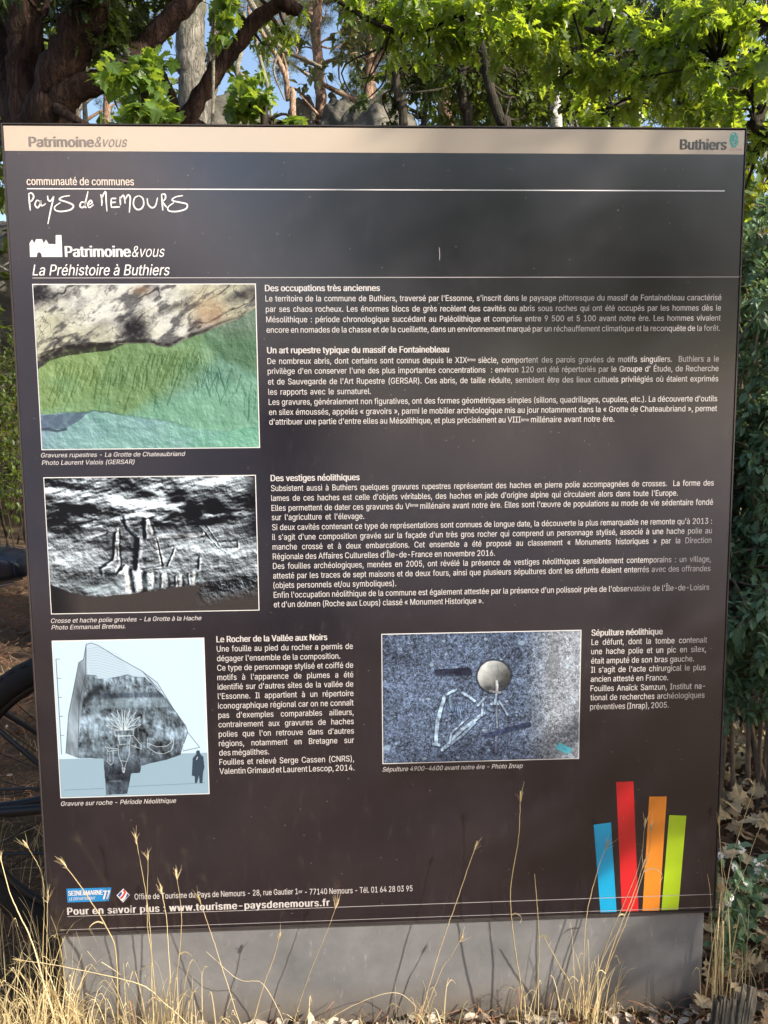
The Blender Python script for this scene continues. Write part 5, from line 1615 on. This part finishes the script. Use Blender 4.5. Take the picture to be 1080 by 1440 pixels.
stalk('straight dry stalk next to the highest one on the lower left', [(208, 1203), (207, 1298), (213, 1342), (222, 1440)], (-.09, -.07), .0018)
stalk('dry stalk with bristly head over the word Tourisme', [(248, 1229), (255, 1287), (252, 1342), (240, 1440)], (-.08, -.07), .0018, True, ((.5, .03),))
stalk('dry stalk ending just below the contact line', [(226, 1250), (234, 1290), (237, 1340), (245, 1440)], (-.07, -.06))
stalk('dry stalk slanting right from the web address', [(280, 1264), (296, 1310), (311, 1357), (337, 1440)], (-.07, -.06), .0014)
stalk('bent dry stalk lying nearly level across the left end of the plinth', [(26, 1350), (80, 1358), (193, 1383), (230, 1410), (262, 1440)], (-.14, -.09), .0018)
stalk('thin stalk with fan-shaped head right of the web address', [(474, 1271), (462, 1305), (448, 1338), (428, 1390), (413, 1440)], (-.06, -.05), .0013)
stalk('long stalk leaning right with its tip well above the plinth, centre right', [(669, 1189), (655, 1230), (641, 1271), (620, 1331), (589, 1440)], (-.08, -.06), .0015)
stalk('tallest stalk, its bristly tip level with the top of the red bar', [(732, 1120), (729, 1180), (718, 1254), (724, 1331), (738, 1419), (742, 1445)], (-.10, -.07), .0019, True, ((.52, .022),))
stalk('brown-tipped stalk right of the tallest stalk', [(752, 1229), (756, 1285), (758, 1349), (749, 1440)], (-.08, -.07), .0018, False, ((.5, .025),))
stalk('short stalk leaning right on the middle of the plinth', [(648, 1320), (634, 1345), (620, 1366), (592, 1440)], (-.06, -.05), .0018)
stalk('low arching stalk sweeping over the middle of the plinth', [(592, 1422), (557, 1396), (501, 1412), (455, 1440)], (-.05, -.06), .0014, False)
stalk('stalk rising from the left group over the plinth seam', [(393, 1317), (384, 1350), (371, 1385), (356, 1440)], (-.07, -.06), .0018)
stalk('crossing stalk low on the left half of the plinth', [(290, 1338), (335, 1377), (370, 1384), (400, 1440)], (-.06, -.05), .0012, False)
stalk('thick bent stalk between the tallest one and the blue bar', [(765, 1317), (788, 1360), (802, 1385), (816, 1440)], (-.07, -.06), .0024, False)
stalk('stalk of the right clump crossing the blue bar', [(854, 1188), (839, 1229), (823, 1306), (820, 1440)], (-.09, -.07), .0015)
stalk('stalk of the right clump reaching the orange bar top', [(907, 1158), (897, 1222), (851, 1334), (824, 1440)], (-.11, -.07), .0015)
stalk('stalk of the right clump arching across the red and orange bars', [(915, 1165), (912, 1200), (890, 1271), (855, 1359), (828, 1440)], (-.10, -.07), .0016, True, ((.66, .04),))
stalk('stalk of the right clump ending beside the orange bar', [(905, 1215), (890, 1260), (862, 1330), (830, 1440)], (-.08, -.06), .0018, True, ((.55, -.02),))
stalk('straw stalk rising from the yellow tuft right of the panel edge', [(1059, 1113), (1031, 1201), (1018, 1271), (1013, 1341), (1012, 1400)], (-.02, -.03), .0018)
stalk('short straw stalk close to the right panel edge', [(1011, 1155), (1014, 1210), (1017, 1271), (1012, 1345), (1008, 1400)], (-.02, -.03), .0017)
stalk('straw stalk leaning right over the white flowers', [(1078, 1144), (1062, 1180), (1047, 1225), (1020, 1290), (1003, 1400)], (-.03, -.03), .0016, False)
stalk('pale bent stalk at the right picture edge with a hooked tip', [(1046, 1147), (1060, 1152), (1078, 1160), (1090, 1230), (1085, 1400)], (-.03, -.03), .0012, False)
stalk('long pale stalk at the far lower left', [(0, 1205), (12, 1250), (24, 1280), (45, 1325), (62, 1385), (78, 1440)], (-.10, -.09), .0026)
stalk('greenish stalk rising in front of the left panel edge', [(36, 1187), (47, 1205), (58, 1228), (62, 1270), (60, 1350), (62, 1440)], (-.02, -.06), .0015)
stalk('upright stalk beside the bottom left corner of the panel', [(67, 1262), (66, 1315), (65, 1370), (64, 1440)], (-.05, -.06), .0015)

# tufts
def tuft(label, pts, name='grass_tuft', cat='dry grass', group=None, hh=(.08, .28), n=60, m_='straw', lean=.5, w=.0016, side=(0, 0)):
    """pts: list of (x,y) roots"""
    n = int(n * .72); w = w * .8
    c = np.mean(pts, 0)
    mb = MB()
    for k in range(n):
        b = pts[RS.randint(len(pts))]
        x, y = b[0] + RS.normal() * .03, b[1] + RS.normal() * .022
        y = min(y, -.02) if abs(x) < .76 else y
        zz = float(hgt(x, y)) - .01
        h = RS.uniform(*hh)
        d = rdir(1)[0]; d[2] = 0; l = h * lean * RS.rand()
        dx, dy = d[0] * l + side[0] * h, d[1] * l * .5 + side[1] * h
        if abs(x + dx) < .76 and y + dy > -.015: dy = -.015 - y
        pt = [(x, y, zz), (x + dx * .25, y + dy * .25, zz + h * .45), (x + dx * .7, y + dy * .7, zz + h * .85), (x + dx * 1.15, y + dy * 1.05, zz + h * (1.0 if RS.rand() > .35 else .7))]
        S_ = spline(np.array(pt), 9)
        ww = w * RS.uniform(.5, 1.3) * np.linspace(1.2, .25, 9)
        a = RS.rand() * 3.14; sx_, sy_ = math.cos(a), math.sin(a) * .5
        V = []
        for q, wq in zip(S_, ww): V += [q + [sx_ * wq, sy_ * wq, 0], q - [sx_ * wq, sy_ * wq, 0]]
        mb.add(V, [(2 * j, 2 * j + 1, 2 * j + 3, 2 * j + 2) for j in range(8)], RS.rand())
        if RS.rand() < .35:
            q = S_[RS.randint(3, 8)]; e = q + rdir(1)[0] * .03 * np.array([1, .6, .7]); m2 = (q + e) / 2 + [0, 0, .012]
            e[1] = min(e[1], -.012) if abs(e[0]) < .77 else e[1]; m2[1] = min(m2[1], -.012) if abs(m2[0]) < .77 else m2[1]
            S2 = spline(np.array([q, m2, e]), 6); V = []
            for j, qq in enumerate(S2): V += [qq + [0, 0, .0013 * (1 - j / 7)], qq - [0, 0, .0013 * (1 - j / 7)]]
            mb.add(V, [(2 * j, 2 * j + 1, 2 * j + 3, 2 * j + 2) for j in range(5)], RS.rand())
    o = mb.build(name, M[m_], None); o["kind"] = 'stuff'
    return tag(o, label, cat, group)
gp = lambda px, Y: at(px, 1400, Y)[0]
tuft('dense sunlit straw filling the lower left corner beside the plinth', [(x, y) for x in np.linspace(-.98, -.68, 8) for y in (-.16, -.08, .02)], n=620, hh=(.05, .22), lean=.9, w=.0020)
tuft('matted low straw lying at the lower left corner', [(x, y) for x in np.linspace(-1.05, -.62, 9) for y in (-.22, -.12, -.04)], n=620, hh=(.02, .10), lean=2.4, w=.0020)
tuft('taller straw around the hidden bicycle wheel', [(x, y) for x in np.linspace(-1.15, -.74, 6) for y in (.05, .2, .4)], n=150, hh=(.12, .36), lean=.6)
tuft('dry tuft in front of the left third of the plinth', [(gp(px, -.06), -.06) for px in (200, 210, 230, 245)], n=90, hh=(.06, .24), lean=.5)
tuft('thin dry tuft left of centre on the plinth foot', [(gp(px, -.06), -.06) for px in (135, 165, 290, 340)], n=60, hh=(.03, .13), lean=.7)
tuft('sparse dry tuft at the middle of the plinth foot', [(gp(px, -.05), -.05) for px in (570, 592, 610, 440)], n=44, hh=(.03, .12), lean=.7)
tuft('dry clump at the right third of the plinth under the coloured bars', [(gp(px, -.06), -.06) for px in (812, 824, 832)], n=70, hh=(.06, .26), lean=.45, side=(.12, 0))
tuft('small dry clump under the tallest stalk', [(gp(px, -.06), -.06) for px in (742, 755)], n=30, hh=(.04, .17), lean=.5)
tuft('golden straw tuft standing just right of the panel edge', [(gp(px, -.02), -.02) for px in (1008, 1015)], n=34, hh=(.12, .36), lean=.22, w=.002)
tuft('low straw fringe along the foot of the plinth', [(x, -.04) for x in np.linspace(-.62, .66, 40)], n=320, hh=(.008, .045), lean=1.6)
tuft('loose straw on the litter at the right picture edge', [(x, y) for x in (.8, .9, 1.0, 1.1) for y in (-.15, .05, .3)], n=120, hh=(.03, .14), lean=1.6)
tuft('loose straw among the needles left of the panel', [(x, y) for x in (-1.7, -1.3, -1.0) for y in (.7, 1.4, 2.2)], n=160, hh=(.02, .09), lean=2.2)

# ---- white flowers
def flower_plant(c, label, heads, rr=.10):
    g = (c[0], c[1], float(hgt(c[0], c[1])))
    r = thing('white_flower_plant', label, 'flowering plant', g)
    st = MB(); lv = MB()
    P, D, S = [], [], []
    for (hx, hy, hz) in heads:
        top = np.array([hx, hy, hz])
        foot = np.array(g) + [RS.normal() * .02, RS.normal() * .02, -.01]
        Q = spline(np.array([foot, (foot + top) / 2 + RS.normal(size=3) * .012, top]), 9)
        tube(st, Q, np.linspace(.0018, .0009, 9), 4, cap=False)
        for q in Q[2:]:
            for k in range(2):
                P.append(q); D.append(rdir(1, .2)[0]); S.append(RS.uniform(.02, .04))
        f = MB()
        fd = np.array([RS.normal() * .35, -.75, .6]); fd /= np.linalg.norm(fd)
        u, v = frame_of(fd)
        for k in range(10):
            a = k * 2 * math.pi / 10 + RS.rand() * .2
            dr = u * math.cos(a) + v * math.sin(a); l = RS.uniform(.008, .012)
            sd_ = np.cross(fd, dr)
            V = [top, top + dr * l * .55 + sd_ * .0022 + fd * .001, top + dr * l + fd * .0005, top + dr * l * .55 - sd_ * .0022 + fd * .001]
            f.add(V, [(0, 1, 2, 3)])
        fo = f.build('flower', M['petal'], r)
        ctr = MB(); tube(ctr, np.array([top, top + fd * .003]), [.0022, .0014], 6)
        ctr.build('flower_centre', M['straw'], fo)
    st.build('stem', M['stem_green'], r, True)
    P = np.array(P); scatter(lv, OVAL, P, frames(np.array(D), rdir(len(P)) * .5 + [0, -.2, 1]), np.array(S), RS.rand(len(P)))
    lo = lv.build('foliage', M['shrub_leaf'], r); lo["kind"] = 'stuff'
hs = lambda L, Y: [tuple(at(px, py, Y + RS.uniform(-.03, .03))) for px, py in L]
c = at(1050, 1270, .12)
flower_plant((c[0], .14), 'white-flowered plant in full bloom at the right picture edge', hs([(1070, 1218), (1066, 1225), (1072, 1208), (1064, 1213), (1052, 1247), (1078, 1232), (1058, 1240)], .12))
c = at(1030, 1280, .06)
flower_plant((c[0], .09), 'white-flowered plant just right of the panel edge below its corner', hs([(1033, 1220), (1012, 1203), (1028, 1262), (1024, 1270), (1040, 1188), (1043, 1195), (1036, 1226), (1030, 1256), (1048, 1240)], .07))

# ------------------------------------------------------------------ bicycle leaning behind the left edge
def bicycle():
    BY = .16
    hub = np.array(at(140, 1118, BY)); R_ = .335
    gz = hub[2] - R_ - .028
    gx = hub[0]
    r = thing('bicycle', 'black mountain bicycle leaning behind the left edge of the panel', 'bicycle', (gx - .5, BY, gz))
    blk = plain('matt_black_paint', (.008, .008, .009), .38, var=.2)
    rub = plain('black_tyre_rubber', (.014, .013, .012), .85, var=.3, scale=60)
    sad = plain('blue_black_saddle_cover', (.018, .024, .040), .28, spec=.6, var=.15)
    seam = plain('saddle_seam_grey', (.10, .12, .16), .5)
    stl = plain('dull_steel', (.28, .28, .29), .35, .9, var=.2)
    lean = .02
    def wheel(c, name):
        c = np.array(c)
        a = np.linspace(0, 2 * math.pi, 48, endpoint=False)
        ring = lambda rad: np.stack([c[0] + np.cos(a) * rad, np.full(48, c[1]), c[2] + np.sin(a) * rad], 1)
        mb = MB(); tube(mb, ring(R_), .031, 12, closed=True)
        wh = mb.build(name, rub, r, True)
        kn = MB()
        for k in range(72):
            t = k * 2 * math.pi / 72
            for off in (-.019, -.006, .007, .020):
                rr = R_ + .026 - abs(off) * .22
                tt = t + (.02 if off in (-.006, .020) else 0)
                e = np.array([math.cos(tt), 0, math.sin(tt)]); tn = np.array([-math.sin(tt), 0, math.cos(tt)])
                box(kn, c + e * rr + [0, off, 0], (.007, .009, .012), np.stack([e, [0, 1, 0], tn], 1))
        kn.build('tread', rub, wh)["kind"] = 'stuff'
        mb = MB(); tube(mb, ring(R_ - .032), .011, 8, closed=True); mb.build('rim', blk, wh, True)
        mb = MB(); tube(mb, np.array([c + [0, -.06, 0], c + [0, -.045, 0], c + [0, .045, 0], c + [0, .06, 0]]), [.012, .022, .022, .012], 12); mb.build('hub', blk, wh, True)
        for k in range(28):
            t = k * 2 * math.pi / 28; s = 1 if k % 2 else -1
            h0 = c + np.array([math.cos(t + s * 1.2) * .02, (-.03 if k % 4 < 2 else .03), math.sin(t + s * 1.2) * .02])
            mb = MB(); tube(mb, np.array([h0, c + np.array([math.cos(t), 0, math.sin(t)]) * (R_ - .034)]), .0011, 4, cap=False)
            mb.build('spoke', blk, wh)
        return wh
    wheel(hub, 'rear_wheel')
    fhub = hub + [-1.12, 0, 0]
    wheel(fhub, 'front_wheel')
    # cassette and derailleur on the viewer's side
    mb = MB()
    for k in range(7):
        rr = .055 - k * .005; y = -.052 + k * .004
        a = np.linspace(0, 2 * math.pi, 40, endpoint=False); q = rr * (1 + .05 * (np.arange(40) % 2))
        V = [hub + [math.cos(t) * x, y, math.sin(t) * x] for t, x in zip(a, q)] + [hub + [math.cos(t) * x, y + .0015, math.sin(t) * x] for t, x in zip(a, q)]
        mb.add(V, [tuple(range(40)), tuple(range(40, 80))[::-1]] + [(i, (i + 1) % 40, 40 + (i + 1) % 40, 40 + i) for i in range(40)])
    mb.build('cassette', stl, r)
    bb = hub + [-.44, 0, -.03]
    mb = MB(); tube(mb, np.array([hub + [0, -.065, -.02], hub + [-.02, -.07, -.07], hub + [.0, -.07, -.12]]), [.012, .010, .008], 8); mb.build('derailleur', blk, r, True)
    a = np.linspace(0, 2 * math.pi, 36, endpoint=False)
    mb = MB(); tube(mb, np.stack([bb[0] + np.cos(a) * .075, np.full(36, bb[1] - .06), bb[2] + np.sin(a) * .075], 1), .003, 6, closed=True); mb.build('chainring', blk, r)
    mb = MB(); tube(mb, np.array([hub + [0, -.055, .048], bb + [0, -.06, .075]]), .0035, 6); tube(mb, np.array([hub + [0, -.06, -.11], bb + [0, -.06, -.075]]), .0035, 6); mb.build('chain', blk, r)
    mb = MB(); tube(mb, np.array([bb + [0, -.085, 0], bb + [.12, -.09, -.12]]), [.011, .008], 8); mb.build('crank', blk, r, True)
    mb = MB(); box(mb, bb + np.array([.12, -.14, -.12]), (.09, .09, .018)); mb.build('pedal', blk, r)
    st = np.array(at(-28, 880, BY)); top = bb + (st - bb) * .75
    hd0 = np.array([fhub[0] + .17, BY, fhub[2] + .45]); hd1 = hd0 + [.045, 0, .13][0:3]
    hd1 = hd0 + np.array([-.035, 0, -.13]) * -1
    mb = MB()
    tube(mb, np.array([bb, top]), .017, 10)
    tube(mb, np.array([bb, hd0]), .022, 10); tube(mb, np.array([top - [0, 0, .03], hd1]), .018, 10); tube(mb, np.array([hd0, hd1]), .024, 10)
    for s in (-1, 1):
        tube(mb, spline(np.array([bb + [.03, s * .03, -.005], bb + [.2, s * .040, -.012 * s], hub + [.0, s * .05, -.0]]), 8), .0125, 8)
        tube(mb, spline(np.array([top + [0, s * .02, -.05], (top + hub) / 2 + [0, s * .05, -.02], hub + [0, s * .066, 0]]), 8), .006, 8)
    mb.build('frame', blk, r, True)
    mb = MB()
    for s in (-1, 1):
        tube(mb, np.array([fhub + [0, s * .055, 0], fhub + [.08, s * .055, .36]]), .017, 8)
    tube(mb, np.array([fhub + [.08, -.06, .37], fhub + [.08, .06, .37]]), .02, 8); tube(mb, np.array([fhub + [.08, 0, .37], hd0]), .016, 8)
    mb.build('fork', blk, r, True)
    hb_ = hd1 + np.array([-.02, 0, .09])
    mb = MB(); tube(mb, np.array([hd1, hb_]), .018, 8); tube(mb, spline(np.array([hb_ + [.06, -.34, .02], hb_ + [0, -.15, .01], hb_, hb_ + [0, .15, .01], hb_ + [.06, .34, .02]]), 16), .015, 8); mb.build('handlebar', blk, r, True)
    # saddle: swept cross sections from tail (right) to nose (left)
    tail = np.array(at(42.5, 792, BY)); 
    mb = MB(); secs = []
    L = .27
    ztop = at(30, 771, BY)[2]
    for k, (u, hw, th, dz) in enumerate([(0, .030, .018, -.022), (.012, .055, .036, -.008), (.04, .068, .052, 0), (.09, .072, .060, .003), (.14, .058, .052, -.002), (.19, .036, .040, -.006), (.24, .024, .034, -.010), (.27, .018, .024, -.018), (.278, .008, .012, -.024)]):
        ring = []
        for j in range(20):
            a = j / 20 * 2 * math.pi
            ca, sa = math.cos(a), math.sin(a)
            y = hw * math.copysign(abs(ca) ** .75, ca)
            z = (th * .38 * abs(sa) ** .7) if sa > 0 else -th * abs(sa) ** .8
            ring.append([tail[0] - u, BY + y, ztop - .022 + z + dz - (.0 if sa > 0 else 0)])
        secs.append(ring)
    V = np.array(secs).reshape(-1, 3); n = len(secs)
    mb.add(V, [(i * 20 + j, i * 20 + (j + 1) % 20, (i + 1) * 20 + (j + 1) % 20, (i + 1) * 20 + j) for i in range(n - 1) for j in range(20)] + [tuple(range(20))[::-1], tuple(range((n - 1) * 20, n * 20))])
    so_ = mb.build('saddle', sad, r, True)
    sm = so_.modifiers.new('sub', 'SUBSURF'); sm.levels = 1; sm.render_levels = 2
    mb = MB()
    def onsad(u, ang):
        i = min(int(np.searchsorted([0, .012, .04, .09, .14, .19, .24, .27, .278], u)), n - 1)
        return None
    for j in (1, 3, 17, 15):
        tube(mb, spline(V.reshape(n, 20, 3)[1:6, j] + [0, -.0004, .0006], 20), .0008, 4)
    tube(mb, V.reshape(n, 20, 3)[1] * [1, 1, 1] + [-.004, 0, 0], .0009, 4, closed=True)
    mb.build('seam', seam, so_)
    mb = MB()
    for s in (-1, 1):
        tube(mb, spline(np.array([[tail[0] - .03, BY + s * .03, ztop - .075], [tail[0] - .10, BY + s * .022, ztop - .088], [tail[0] - .17, BY + s * .02, ztop - .088], [tail[0] - .25, BY + s * .008, ztop - .06]]), 10), .0036, 6)
    mb.build('saddle_rail', stl, so_, True)
    mb = MB(); tube(mb, np.array([bb + (st - bb) * .7, [tail[0] - .13, BY, ztop - .09]]), .0136, 10); mb.build('seat_post', blk, r, True)
bicycle()

# ------------------------------------------------------------------ the person taking the picture (mirrored faintly in the panel)
def person():
    skin = plain('skin', (.50, .30, .21), .55, var=.06)
    cloth = plain('dark_clothing', (.018, .018, .024), .85, var=.2)
    X0, Y0 = -.30, -2.42
    root = thing('person', 'person in dark clothes holding up a telephone with both hands, facing the panel', 'person', (X0, Y0, float(hgt(X0, Y0))))
    J = {'pelvis': ((0, 0, .93), .135), 'waist': ((0, 0, 1.08), .125), 'chest': ((0, .01, 1.28), .155), 'neck0': ((0, 0, 1.43), .075), 'neck1': ((0, .01, 1.50), .052), 'head0': ((0, .03, 1.56), .07),
         'head1': ((0, .025, 1.64), .095), 'head2': ((0, .02, 1.71), .085)}
    for s, n_ in ((-1, 'l'), (1, 'r')):
        J['sh' + n_] = ((s * .18, 0, 1.39), .06); J['el' + n_] = ((s * .25, .13, 1.16), .045); J['wr' + n_] = ((s * .10 + .10, .40, 1.31), .027); J['pa' + n_] = ((s * .085 + .10, .47, 1.345), .03)
        J['hip' + n_] = ((s * .09, 0, .88), .095); J['kn' + n_] = ((s * .11, .02, .49), .06); J['an' + n_] = ((s * .12, -.02, .09), .042); J['toe' + n_] = ((s * .14, .15, .04), .038)
    Eg = [('pelvis', 'waist'), ('waist', 'chest'), ('chest', 'neck0'), ('neck0', 'neck1'), ('neck1', 'head0'), ('head0', 'head1'), ('head1', 'head2')]
    for n_ in 'lr':
        Eg += [('chest', 'sh' + n_), ('sh' + n_, 'el' + n_), ('el' + n_, 'wr' + n_), ('wr' + n_, 'pa' + n_), ('pelvis', 'hip' + n_), ('hip' + n_, 'kn' + n_), ('kn' + n_, 'an' + n_), ('an' + n_, 'toe' + n_)]
        s = -1 if n_ == 'l' else 1
        for k in range(5):
            a = 'f%s%d' % (n_, k)
            z = 1.385 - k * .018; x = s * .08 + .10
            if k == 0: z = 1.40
            J[a + 'a'] = ((x, .50, z), .010); J[a + 'b'] = ((x - s * .012, .535, z + .003), .009); J[a + 'c'] = ((x - s * .04, .537, z + .002), .008)
            Eg += [('pa' + n_, a + 'a'), (a + 'a', a + 'b'), (a + 'b', a + 'c')]
    keys = list(J)
    me = bpy.data.meshes.new('body')
    me.from_pydata([J[k][0] for k in keys], [(keys.index(a), keys.index(b)) for a, b in Eg], [])
    o = bpy.data.objects.new('body', me); link(o, root)
    sk = o.modifiers.new('skin', 'SKIN'); sk.use_smooth_shade = True
    sv = me.skin_vertices[0].data
    for k, v in zip(keys, sv):
        v.radius = (J[k][1], J[k][1] * (.75 if k in ('chest', 'waist', 'pelvis') else 1)); v.use_root = (k == 'pelvis')
    ss = o.modifiers.new('sub', 'SUBSURF'); ss.levels = ss.render_levels = 1
    bpy.context.view_layer.update()
    dg = bpy.context.evaluated_depsgraph_get()
    m2 = bpy.data.meshes.new_from_object(o.evaluated_get(dg))
    o.modifiers.clear(); o.data = m2
    m2.materials.clear(); m2.materials.append(cloth); m2.materials.append(skin)
    for p in m2.polygons:
        c = p.center
        p.material_index = 1 if (c.z > 1.485 or (c.y > .34 and c.z > 1.2)) else 0
        p.use_smooth = True
    def blob(name, c, r, m_, parent=o):
        bm = bmesh.new(); bmesh.ops.create_uvsphere(bm, u_segments=16, v_segments=10, radius=1)
        for v in bm.verts: v.co = Vector((c[0] + v.co.x * r[0], c[1] + v.co.y * r[1], c[2] + v.co.z * r[2]))
        mm = bpy.data.meshes.new(name); bm.to_mesh(mm); bm.free(); mm.materials.append(m_)
        q = bpy.data.objects.new(name, mm); link(q, parent)
        for f in mm.polygons: f.use_smooth = True
    hair = plain('brown_hair', (.05, .03, .02), .7)
    blob('hair', (0, -.015, 1.715), (.105, .115, .105), hair); blob('nose', (0, .135, 1.625), (.014, .022, .022), skin)
    for s in (-1, 1):
        blob('eye', (s * .034, .110, 1.655), (.013, .012, .009), plain('eye_white', (.6, .6, .6), .3)); blob('ear', (s * .10, .02, 1.635), (.012, .022, .032), skin)
    blob('mouth', (0, .115, 1.575), (.026, .010, .008), plain('lips', (.35, .12, .10), .5))
person()
mb = MB(); box(mb, (CAM[0] + .0, CAM[1] - .035, CAM[2] - .02), (.075, .009, .155))
o = mb.build('telephone', plain('phone_black', (.02, .02, .02), .25), None); tag(o, 'black telephone held upright in the hands of the person facing the panel', 'telephone')
